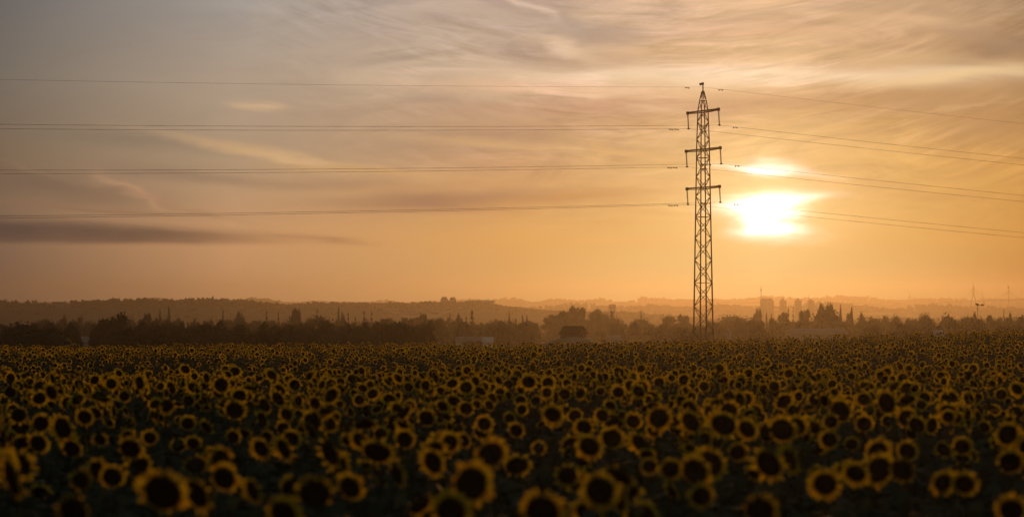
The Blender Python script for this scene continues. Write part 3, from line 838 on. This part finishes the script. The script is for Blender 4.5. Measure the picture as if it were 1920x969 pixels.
# thin far masts, wind turbine, bridge, lamp mast
def mast(px, topy, d, r, label, cat='mast', name='radio_mast'):
    p = at(px, topy, d); g = float(G(p.x, d)); root = empty(name, (p.x, d, g)); tag(root, label, cat); H = p.z - g
    b = TB()
    for k in range(3): b.bar((r * math.cos(k * 2.094) * 1.6, r * math.sin(k * 2.094) * 1.6, -.5), (r * .5 * math.cos(k * 2.094), r * .5 * math.sin(k * 2.094), H * .93), r * .55)
    for j in range(int(H / 2.5)):
        z0 = j * 2.5; f = 1.6 - 1.1 * z0 / H; f1 = 1.6 - 1.1 * (z0 + 2.5) / H
        for k in range(3): b.bar((r * f * math.cos(k * 2.094), r * f * math.sin(k * 2.094), z0), (r * f1 * math.cos(k * 2.094 + 2.094), r * f1 * math.sin(k * 2.094 + 2.094), z0 + 2.5), r * .3)
    b.obj('lattice', M_steel, root)
    b = TB(); b.bar((0, 0, H * .9), (0, 0, H), r * .5); b.obj('antenna', M_steel, root)
    b = TB(); b.box((-r * 2, -.2, H * .86), (r * 2, .2, H * .86 + 1.6)); b.obj('platform', M_steel, root)
mast(1427, 535, 2740, .42, 'thin tall far mast beside the widest hazy tower block')
mast(1516, 552, 2760, .25, 'faint roof aerial rising over the rightmost hazy tower block')
p = at(1706, 556, 5200); g = float(G(p.x, 5200)); root = empty('wind_turbine', (p.x, 5200, g)); tag(root, 'faint tiny wind turbine on the horizon left of the bridge', 'wind turbine')
H = p.z - g
TB().lathe([(1.6, -1), (1.0, H)], 10).obj('tower', M_conc, root)
b = TB().box((-1.2, -3, H - 1), (1.2, 4, H + 1.2)); b.obj('nacelle', M_conc, root)
for k in range(3):
    a = R(90 + 120 * k + 12); dv = Vector((math.cos(a), 0, math.sin(a))); b = TB()
    b.tube([Vector((0, -3.4, H)) + dv * 1, Vector((0, -3.4, H)) + dv * 5, Vector((0, -3.4, H)) + dv * 14], [.8, 1.0, .3], 5); b.obj('blade', M_conc, root)

def bridge():
    d = 4200; k = d / F; X = lambda px: (px - 960) * k; Z = lambda py: EYE + (HZ - py) * k
    root = empty('cable_stayed_bridge', (X(1858), d, Z(574)), 0); tag(root, 'faint cable-stayed bridge with a pointed tower on the right horizon', 'bridge')
    ox, oz = X(1858), Z(574); P = lambda px, py, dy=0: Vector((X(px) - ox, dy, Z(py) - oz))
    b = TB()
    pts = [(1740, 569), (1790, 565.6), (1826, 564.4), (1850, 562.6), (1892, 561.8), (1960, 561), (2080, 562)]
    for a, c in zip(pts[:-1], pts[1:]): b.bar(P(*a), P(*c), 1.7)
    b.obj('deck', M_block, root)
    for px0, top, sp_ in ((1825, 529, 5), ):
        b = TB()
        for s in (-1, 1): b.tube([P(px0 + s * sp_ + 1, 574), P(px0 + s * 3 + .6, 561), P(px0 + s * .3, 549)], [1.5, 1.3, 1.1], 6)
        b.tube([P(px0, 550), P(px0, top)], [1.5, .5], 6); b.obj('tower', M_block, root)
    b = TB(); b.tube([P(1845, 575), P(1841, 545)], [1.7, .5], 6); b.tube([P(1848, 575), P(1843, 561)], [1.4, .8], 6); b.obj('tower', M_block, root)
    b = TB(); b.tube([P(1891, 576), P(1891, 536)], [1.5, .9], 6); b.box((-1.6, -1.6, -2), (1.6, 1.6, 2), 0, Matrix.Translation(P(1891, 538.5))); b.obj('tower', M_block, root)
    b = TB()
    for j in range(1, 8):
        for s in (-1, 1): b.tube([P(1825, 531 + j * 1.6), P(1825 + s * j * 4.4, 564.5)], .16, 4, cap=False)
        for s in (-1, 1): b.tube([P(1891, 539 + j * 1.6), P(1891 + s * j * 5, 562)], .16, 4, cap=False)
    b.obj('stay_cables', M_block, root)
    for px in (1760, 1780, 1800, 1860, 1875, 1908, 1925, 1945):
        b = TB(); zt = float(np.interp(px, [q[0] for q in pts], [q[1] for q in pts])); b.tube([P(px, 578), P(px, zt)], .9, 6); b.obj('pier', M_block, root)
bridge()

def lamp_mast():
    d = 420; p = at(1833, 571, d); g = float(G(p.x, d)); root = empty('lamp_mast', (p.x, d, g)); tag(root, 'slim dark mast with two small lamp heads on the right skyline', 'street lamp'); H = p.z - g
    TB().tube([(0, 0, -.3), (0, 0, H * .5), (0, 0, H + .2)], [.10, .075, .05], 8).obj('pole', M_steel, root)
    b = TB(); b.bar((-.2, 0, H - .05), (.85, 0, H - .12), .07); b.obj('arm', M_steel, root)
    for x, s in ((-.12, 1.0), (.82, .8)):
        b = TB(); b.box((-.25 * s, -.22, -.14), (.25 * s, .22, .14), 0, Matrix.Translation((x, 0, H + (.05 if x < 0 else -.06))) @ Matrix.Rotation(R(12), 4, 'Y')); b.obj('lamp_head', M_roofdark, root)
lamp_mast()

# ------------------------------------------------------------------ sunflowers
rs = np.random.RandomState(42); rr = random.Random(17)
DISC_R, RING_R = .097, .143

def petals_geo(rng, n, layers=2, detail=True, asym=False):
    b = TB()
    nn = 24 if detail else 10
    b.quadstrip([[(r * math.cos(6.28318 * k / nn), r * math.sin(6.28318 * k / nn), z) for k in range(nn)] for r, z in ((DISC_R - .012, -.001), (DISC_R + .004, 0))])
    for L in range(layers):
        for k in range(n):
            if rng.rand() < .06: continue
            a = 2 * math.pi * (k + .5 * L) / n + rng.uniform(-.1, .1)
            wg = .5 + .5 * math.cos(a - 1.05) if asym else 1.0        # lower petals shortened, thinned and folded back to stand in for shade
            if asym and rng.rand() < .22 * (1 - wg): continue
            ln = (.68 + .36 * wg if asym else 1.0) * (RING_R - DISC_R) * rng.uniform(.70, 1.38) + .012; w = rng.uniform(.008, .0145) * (24 / n if not detail else 1)
            lift = rng.uniform(-.25, .75) + (.1 if L else 0) - (.9 * (1 - wg) if asym else 0); curl = rng.uniform(-.9, .9)
            r0 = DISC_R - .010; ca, sa = math.cos(a), math.sin(a); tw = rng.uniform(-.5, .5)
            P = []
            prof = ((0, .55), (.35, 1.0), (.72, .8), (1.0, .06)) if detail else ((0, .8), (.55, 1.0), (1.0, .1))
            for f, wf in prof:
                r = r0 + ln * f * math.cos(lift * .7); z = .004 * L + ln * f * math.sin(lift) + curl * .35 * ln * f * f
                for s in (-1, 1):
                    t = s * w * wf; P.append((ca * r - sa * t, sa * r + ca * t, z + s * tw * w * wf * .7))
            T = []
            for j in range(len(prof) - 1): T += [(2 * j, 2 * j + 2, 2 * j + 3), (2 * j, 2 * j + 3, 2 * j + 1)]
            b.add(P, T)
    return b

def disc_geo(rng, n=22):
    b = TB(); prof = [(.001, .006), (.03, .004), (.05, .012), (.075, .016), (DISC_R, .006), (DISC_R + .004, -.012), (DISC_R * .75, -.03), (.03, -.045), (.012, -.06)]
    rings = [[(r * math.cos(2 * math.pi * k / n), r * math.sin(2 * math.pi * k / n), z + rng.uniform(-.002, .002)) for k in range(n)] for r, z in prof]
    return b.quadstrip(rings)

def bract_geo(rng, n=16):
    b = TB()
    for k in range(n):
        a = 2 * math.pi * k / n + rng.uniform(-.12, .12); ca, sa = math.cos(a), math.sin(a); w = .018; r0, r1 = .055, DISC_R + rng.uniform(.015, .035); z1 = rng.uniform(-.03, .012)
        b.add([(ca * r0 - sa * w, sa * r0 + ca * w, -.032), (ca * r0 + sa * w, sa * r0 - ca * w, -.032), (ca * DISC_R + sa * w * .8, sa * DISC_R - ca * w * .8, -.014), (ca * DISC_R - sa * w * .8, sa * DISC_R + ca * w * .8, -.014), (ca * r1, sa * r1, z1)],
              [(0, 1, 2), (0, 2, 3), (3, 2, 4)])
    return b

def leaf_tris(b, base, direction, size, droop, rng, fine=True):
    """a broad heart-shaped leaf that arches over and hangs"""
    d = Vector(direction); d.z = 0; d.normalize(); s = Vector((-d.y, d.x, 0)); roll = rng.uniform(-.4, .4)
    prof = ((0, .35, 0), (.18, .95, 0), (.45, .85, 0), (.75, .45, 0), (1.0, .03, 0)) if fine else ((0, .6, 0), (.4, .9, 0), (1.0, .05, 0))
    P = []; base = Vector(base)
    for f, w, _ in prof:
        c = base + d * size * f * math.cos(droop * f) + Vector((0, 0, size * (.18 * math.sin(2.2 * f) - f * math.sin(droop * .9) * f)))
        for k in (-1, 0, 1):
            if k == 0 and not fine: continue
            P.append(c + s * k * w * size * .42 + Vector((0, 0, (k * roll * w * .4 + (-.10 * w if k else .0)) * size)))
    m = 3 if fine else 2; T = []
    for j in range(len(prof) - 1):
        for k in range(m - 1):
            a = j * m + k; T += [(a, a + 1, a + m + 1), (a, a + m + 1, a + m)]
    b.add([tuple(p) for p in P], T)

H0 = 1.6; BACK = .14
def stem_pts(): return [(0, BACK, 0), (.01, BACK, .55), (-.01, BACK * .95, 1.15), (0, BACK * .9, 1.45), (0, BACK * .72, 1.575), (0, .09, 1.615), (0, .04, H0 + .005)]
def stem_geo(): return TB().tube(stem_pts(), [.019, .017, .014, .012, .011, .011, .013], 7)
def leaves_geo(rng, n=11, fine=True, lo=.35):
    b = TB()
    for k in range(n):
        z = lo + (1.38 - lo) * k / (n - 1) + rng.uniform(-.04, .04); a = k * 2.4 + rng.uniform(-.4, .4)
        dv = Vector((math.cos(a), math.sin(a), 0)); pet = rng.uniform(.08, .16); p0 = Vector((0, BACK, z)); p1 = p0 + dv * pet + Vector((0, 0, .05))
        if fine: b.tube([p0, p1], [.005, .004], 4, cap=False)
        leaf_tris(b, p1, dv, rng.uniform(.17, .27) * (1.1 - .35 * k / n), rng.uniform(.5, 1.3), rng, fine)
    return b

PET = [petals_geo(rs, 27, asym=k > 2).mesh('petals', M_petal) for k in range(9)]
PETS = [petals_geo(rs, 17, 1).mesh('petals_sparse', M_petal) for _ in range(3)]
DSC = [disc_geo(rs).mesh('seed_disc', M_disc, True) for _ in range(2)]
BRC = [bract_geo(rs).mesh('bracts', M_leaf) for _ in range(3)]
STM = [stem_geo().mesh('stem', M_stem, True)]
LVS = [leaves_geo(rs).mesh('leaves', M_leaf) for _ in range(7)]

GROUPLABEL = 'dark-centred sunflower with backlit petals among the crowded nearer flowers of the field'
def sunflower(x, y, h, hs, yaw, nod, label=None, ps=1.0):
    """one plant; its head is at (x, y) and h above the soil; yaw > 0 turns the face to the right"""
    g = float(G(x, y)); yw = R(yaw) - SUN_AZ * 0
    root = empty('sunflower', (x, y, g), yw); root.location = Matrix.Translation((x, y, g)) @ Vector((0, 0, 0))
    tag(root, label or GROUPLABEL, 'sunflower', None if label else 'sunflowers of the nearer rows')
    zs = h / H0
    link('stem', STM[0], root, sc=(1, 1, zs)); link('leaves', rr.choice(LVS), root, rot=(0, 0, 0), sc=(rr.uniform(.85, 1.15),) * 2 + (zs,))
    head = link('flower_head', rr.choice(BRC), root, (0, 0, h), (R(90) + R(nod), 0, 0), (hs,) * 3)
    link('petals', rr.choice(PET if rr.random() < .85 else PETS), head, rot=(0, 0, rr.gauss(0, .5)), sc=(ps * rr.uniform(.92, 1.1), ps * rr.uniform(.92, 1.1), 1))
    link('seed_disc', rr.choice(DSC), head, rot=(0, 0, rr.random() * 6.28))

# flowers that can be singled out in the photograph: column, row, ring diameter (px), yaw, nod, description
FL = [
    (20, 735, 30, 10, 12, ''), (36, 778, 40, 15, 14, ''), (78, 793, 42, 5, 12, ''), (160, 781, 38, 0, 10, ''),
    (73, 830, 45, 0, 8, ''), (136, 840, 48, -8, 16, ''), (153, 898, 56, 0, 26, 'round very dark-faced sunflower left of the largest bottom-left one'),
    (246, 840, 55, 0, 16, ''), (282, 820, 34, 0, 10, ''), (234, 742, 28, 0, 12, ''), (294, 720, 20, 0, 12, ''),
    (355, 750, 30, -10, 14, ''), (353, 793, 34, 0, 10, ''), (441, 769, 48, 6, 14, ''), (538, 776, 36, -24, 14, ''),
    (438, 818, 34, -8, 10, ''), (363, 830, 35, 0, 14, ''), (490, 840, 48, -28, 14, ''), (533, 840, 58, -48, 14, ''),
    (553, 721, 28, 0, 8, ''), (497, 759, 38, -34, 12, ''), (212, 893, 54, 4, 8, ''),
    (306, 922, 102, -6, 20, 'largest sunflower at bottom left with a bright ragged ring round a big black disc'),
    (370, 925, 82, -38, 14, 'sunflower overlapping the largest bottom-left one, turned so only its right petals glow'),
    (421, 895, 62, -10, 10, 'even round sunflower right of the largest overlapping pair at bottom left'),
    (475, 918, 58, -46, 12, 'side-turned sunflower with a glowing right edge left of the huge black disc'),
    (591, 922, 88, 4, 40, 'huge black sunflower disc with almost no lit petals at the bottom left of centre'),
    (139, 955, 82, -8, 30, 'big dark sunflower cut by the bottom edge near the left corner'),
    (533, 962, 80, -20, 16, 'sunflower with bright top petals cut by the bottom edge below the black disc'),
    (24, 895, 98, -55, 8, 'shaggy blurred sunflower turned sideways at the bottom left corner'),
    (657, 912, 62, -22, 10, 'blurred round sunflower right of the huge black disc'),
    (759, 823, 45, -10, 8, ''), (800, 783, 42, -10, 12, ''), (908, 794, 36, 0, 6, ''), (956, 783, 28, 0, 8, ''),
    (968, 806, 36, -12, 10, ''), (874, 765, 34, -6, 8, ''), (1059, 738, 30, 0, 8, ''), (1126, 733, 22, 0, 6, ''),
    (1187, 789, 36, -4, 4, ''), (1078, 779, 34, 0, 10, ''), (1129, 778, 34, -18, 10, ''), (1095, 800, 42, -16, 14, ''),
    (1105, 836, 56, -14, 18, 'sunflower right above the brightest low cluster in the middle'),
    (1010, 839, 30, 0, 4, ''),
    (920, 850, 68, -12, -30, 'up-tilted sunflower with a flat oval face in the lower middle'),
    (884, 905, 90, -12, -12, 'big pale blurred sunflower back left of the lower middle gap'),
    (1125, 918, 82, -12, 8, 'bright shaggy-ringed sunflower low in the middle, clearest of the blurred ones'),
    (1160, 935, 60, -50, 8, 'side-on sunflower tucked behind the bright shaggy-ringed one'),
    (1063, 890, 52, 8, 8, ''), (1217, 873, 38, 0, 6, ''), (1257, 878, 50, 6, 12, ''),
    (846, 956, 80, -6, 4, 'blurred sunflower with an arched golden top cut by the bottom edge left of the middle'),
    (1017, 958, 92, -6, 8, 'widest sunflower cut by the bottom edge in the middle'),
    (745, 885, 64, -58, 6, 'narrow side-turned sunflower with a golden right edge left of the middle'),
    (674, 749, 26, 0, 10, ''), (766, 725, 24, -8, 10, ''), (1248, 728, 17, 0, 0, ''),
    (1320, 724, 26, -10, 8, ''), (1451, 724, 28, -16, 8, ''), (1619, 748, 34, -10, 14, ''), (1619, 794, 38, -4, 2, ''),
    (1664, 788, 30, -14, 6, ''), (1718, 796, 44, -30, 14, ''),
    (1466, 805, 60, -12, 8, 'round sharp-ringed sunflower highest of the larger ones right of the pylon'),
    (1554, 823, 42, 0, 8, ''), (1383, 847, 42, 0, 6, ''),
    (1295, 790, 56, -38, 16, 'tilted sunflower with glowing right petals below the foot of the pylon'),
    (1876, 739, 28, 0, 12, ''), (1803, 836, 42, -6, 8, ''),
    (1691, 880, 62, -22, 30, 'black drooping sunflower disc with one lit petal tuft at the lower right'),
    (1440, 868, 78, -36, 14, 'large side-lit sunflower low on the right with a ragged golden right edge'),
    (1303, 882, 70, -20, 8, 'large sunflower with bright upper right petals low right of the middle'),
    (1314, 928, 54, 0, 12, 'lower sunflower directly under the one with bright upper right petals'),
    (1546, 906, 64, -4, 20, 'blurred sunflower with a lit crown of petals between two dark gaps lower right'),
    (1767, 903, 52, 14, 20, 'left one of two touching sunflowers at the lower right'),
    (1807, 906, 54, -14, 20, 'right one of two touching sunflowers at the lower right'),
    (1596, 832, 34, 0, 10, ''), (1845, 800, 30, -30, 6, ''), (1700, 845, 46, -20, 6, ''),
    (1893, 865, 60, 0, 30, 'dark blurred sunflower close to the right edge'),
    (1895, 955, 66, -10, 10, 'blurred sunflower at the bottom right corner'),
    (1425, 955, 80, 0, 34, 'drooping dark sunflower cut by the bottom edge right of the middle'),
]
LABELLED = 0; placed = []
def solve_d(px, py, size):
    """distance at which a head seen at (px, py) stands a plausible height above the soil"""
    d = np.linspace(9, 75, 660); x = (px - 960) / F * d; z = EYE + (HZ - py) / F * d; h = z - G(x, d); s = size * d / F / (2 * RING_R)
    k = int(np.argmin((np.abs(h - 1.60) / .12) ** 2 + (np.log(s) / .16) ** 2)); return float(d[k]), float(h[k]), float(s[k])
for px, py, size, yaw, nod, lab in FL:
    d, h, s = solve_d(px, py, size)
    ps = 1.0
    if nod >= 26: ps, nod = .84, 12
    x = (px - 960) / F * d
    if not lab: lab = None
    sunflower(x, d, h, s, yaw - 4, nod + (6 if 0 < nod < 20 else 0), lab, ps)
    placed.append((px, py, size, d, x))
n_ind = len(FL)

# the remaining plants, jittered rows across the field
PIX = np.array([(p[0], p[1], p[2], p[3]) for p in placed])
def accept(x, y, h):
    px = 960 + x / y * F; py = HZ + (EYE - float(G(x, y)) - h) / y * F; sz = 2 * RING_R / y * F
    near = PIX[:, 3] > y - .3
    dd = np.hypot(PIX[:, 0] - px, PIX[:, 1] - py)
    if np.any(near & (dd < .46 * (PIX[:, 2] + sz))): return False      # would stand in front of a flower we can single out
    return not np.any(dd < .3 * sz)
plants = []
y = 12.6
rows = np.random.RandomState(77)
while y < 205:
    dens = float(np.interp(y, [8, 12, 17, 24, 34, 48, 80, 130, 205], [.7, 1.1, 1.7, 2.1, 2.1, 1.65, 1.1, .85, .7]))
    stepy = .72 if y < 60 else .9
    half = .26 * y + 3
    n = int(2 * half * stepy * dens)
    xs = rows.uniform(-half, half, n); ysr = y + rows.uniform(-.36, .36, n) * stepy * 1.3
    for a, c in zip(xs, ysr): plants.append((a, c))
    y += stepy
plants = [(a, c) for a, c in plants if vnoise(a * 1.0 + 40 * math.sin(c * .13), 91, 2.6) + vnoise(c * 1.0 + .4 * a, 92, 3.4) > -.62 + (0 if c > 22 else .22)]
acc = []
for a, c in plants:
    h = 1.55 + .16 * rows.randn(); h = min(max(h, 1.1), 1.84)
    if c < 50 and not accept(a, c, h): continue
    acc.append((a, c, h))
acc.sort(key=lambda t: t[1])
rest = []
for a, c, h in acc:
    px = 960 + a / c * F; py = HZ + (EYE - float(G(a, c)) - h) / c * F
    yaw = -20 + 34 * rows.randn(); nod = 20 + 15 * rows.randn()
    if rows.rand() < .13: nod += 35
    if rows.rand() < .09: yaw += 150
    hs = float(np.clip((.92 if c < 60 else .82) + .19 * rows.randn(), .5, 1.3))
    if n_ind < 300 and -20 < px < 1940 and py < 1010:
        sunflower(a, c, h, hs, yaw, nod); n_ind += 1
    elif -20 < px < 1940 and py >= 1010 and False: pass
    else: rest.append((a, c, h, hs, yaw, nod))

def bake(items, templates, name_seed):
    """places template geometry at each plant; returns V, T, MI"""
    Vs, Ts, Ms = [], [], []; off = 0
    it = np.array(items); rk = np.random.RandomState(name_seed); pick = rk.randint(0, len(templates), len(it))
    gz = G(it[:, 0], it[:, 1])
    for ti, (head, body) in enumerate(templates):
        s = np.where(pick == ti)[0]
        if not len(s): continue
        I = it[s]; yaw = np.radians(I[:, 4]); nod = np.radians(90 + I[:, 5])
        cyw, syw, cn, sn = np.cos(yaw), np.sin(yaw), np.cos(nod), np.sin(nod)
        for part, (V, T, MI) in (('h', head), ('b', body)):
            if part == 'h':
                sp_ = rk.normal(0, .5, len(s)); cs, ss = np.cos(sp_)[:, None], np.sin(sp_)[:, None]
                P = V[None] * I[:, 3][:, None, None]
                x = P[..., 0] * cs - P[..., 1] * ss; yy = P[..., 0] * ss + P[..., 1] * cs; z = P[..., 2]
                y2 = yy * cn[:, None] - z * sn[:, None]; z2 = yy * sn[:, None] + z * cn[:, None]
                x, yy, z = x, y2, z2 + I[:, 2][:, None]
            else:
                x = np.repeat(V[None, :, 0], len(s), 0); yy = np.repeat(V[None, :, 1], len(s), 0); z = V[None, :, 2] * (I[:, 2] / H0)[:, None]
            X = x * cyw[:, None] - yy * syw[:, None] + I[:, 0][:, None]; Y = x * syw[:, None] + yy * cyw[:, None] + I[:, 1][:, None]
            Z = z + gz[s][:, None]
            n = V.shape[0]; Vs.append(np.stack([X, Y, Z], -1).reshape(-1, 3))
            Ts.append((T[None] + (off + np.arange(len(s)) * n)[:, None, None]).reshape(-1, 3)); Ms.append(np.tile(MI, len(s))); off += n * len(s)
    return Vs, Ts, Ms, off

def tpl(rng, level):
    h = TB()
    if level == 0:
        a = petals_geo(rng, 17, 2, False, rng.rand() < .65).arrays(); h.add(a[0], a[1], 0)
        h.lathe([(.001, .006), (.06, .014), (DISC_R, .004), (DISC_R * .7, -.03), (.012, -.055)], 12, 1)
        a = bract_geo(rng, 10).arrays(); h.add(a[0], a[1], 2)
        b = TB(); b.tube([(0, BACK, .5), (0, BACK * .95, 1.4), (0, .1, 1.6), (0, .04, H0)], [.016, .012, .011, .011], 4, 2, False)
        l = leaves_geo(rng, 8, False, .7).arrays(); b.add(l[0], l[1], 2)
    else:
        a = petals_geo(rng, 11, 1, False, rng.rand() < .6).arrays(); h.add(a[0] * [.97, .97, 1], a[1], 0)
        h.lathe([(.001, .01), (DISC_R * .98, .004), (.03, -.04)], 8, 1)
        b = TB(); b.add([(-.012, BACK, 1.0), (.012, BACK, 1.0), (0, .04, H0)], [(0, 1, 2)], 2)
        l = leaves_geo(rng, 5, False, 1.0).arrays(); b.add(l[0] * [1.15, 1.15, 1] , l[1], 2)
    return h.arrays(), b.arrays()
rg = np.random.RandomState(8)
T0 = [tpl(rg, 0) for _ in range(10)]; T1 = [tpl(rg, 1) for _ in range(12)]
near = [r for r in rest if r[1] < 75]; far = [r for r in rest if r[1] >= 75]
V, T, MI, off = bake(near, T0, 1); V2, T2, MI2, off2 = bake(far, T1, 2)
allV = np.concatenate(V + V2); allT = np.concatenate(T + [t + off for t in T2]); allM = np.concatenate(MI + MI2)
o = bpy.data.objects.new('sunflower_field', tri_mesh('sunflower_field', allV, allT, [M_petal, M_disc, M_leaf], allM)); C.objects.link(o)
tag(o, 'dense carpet of backlit sunflowers running back to the far edge of the field', 'sunflowers', kind='stuff')

# understorey of leaves between the plants
ub = []
for k in range(8):
    b = TB(); l = leaves_geo(rg, 9, False, .35).arrays(); b.add(l[0] * [1.3, 1.3, .90], l[1], 0); b.tube([(0, BACK, 0), (0, BACK, 1.2)], [.014, .01], 4, 0, False); ub.append(b.arrays())
its = []; y = 8.0
while y < 205:
    dens = float(np.interp(y, [7, 30, 60, 120, 205], [3.2, 3.0, 2.4, 1.8, 1.4])); half = .26 * y + 3; n = int(2 * half * .6 * dens)
    for a, c in zip(rows.uniform(-half, half, n), y + rows.uniform(-.3, .3, n)): its.append((a, c, 1.45 + .12 * rows.randn(), 1, rows.uniform(0, 360), 0))
    y += .6
e = (np.zeros((3, 3)), np.zeros((0, 3), int), np.zeros(0, int))
Vu, Tu, Mu = [], [], []
tp = [((np.zeros((1, 3)), np.zeros((0, 3), int), np.zeros(0, int)), u) for u in ub]
Vu, Tu, Mu, offu = bake(its, tp, 3)
o = bpy.data.objects.new('sunflower_foliage', tri_mesh('sunflower_foliage', np.concatenate(Vu), np.concatenate(Tu), [M_leaf])); C.objects.link(o)
tag(o, 'dark mass of broad sunflower leaves filling the gaps under the flower heads', 'foliage', kind='stuff')
print('plants', len(placed), n_ind, len(near), len(far), len(its), 'tris', len(allT))
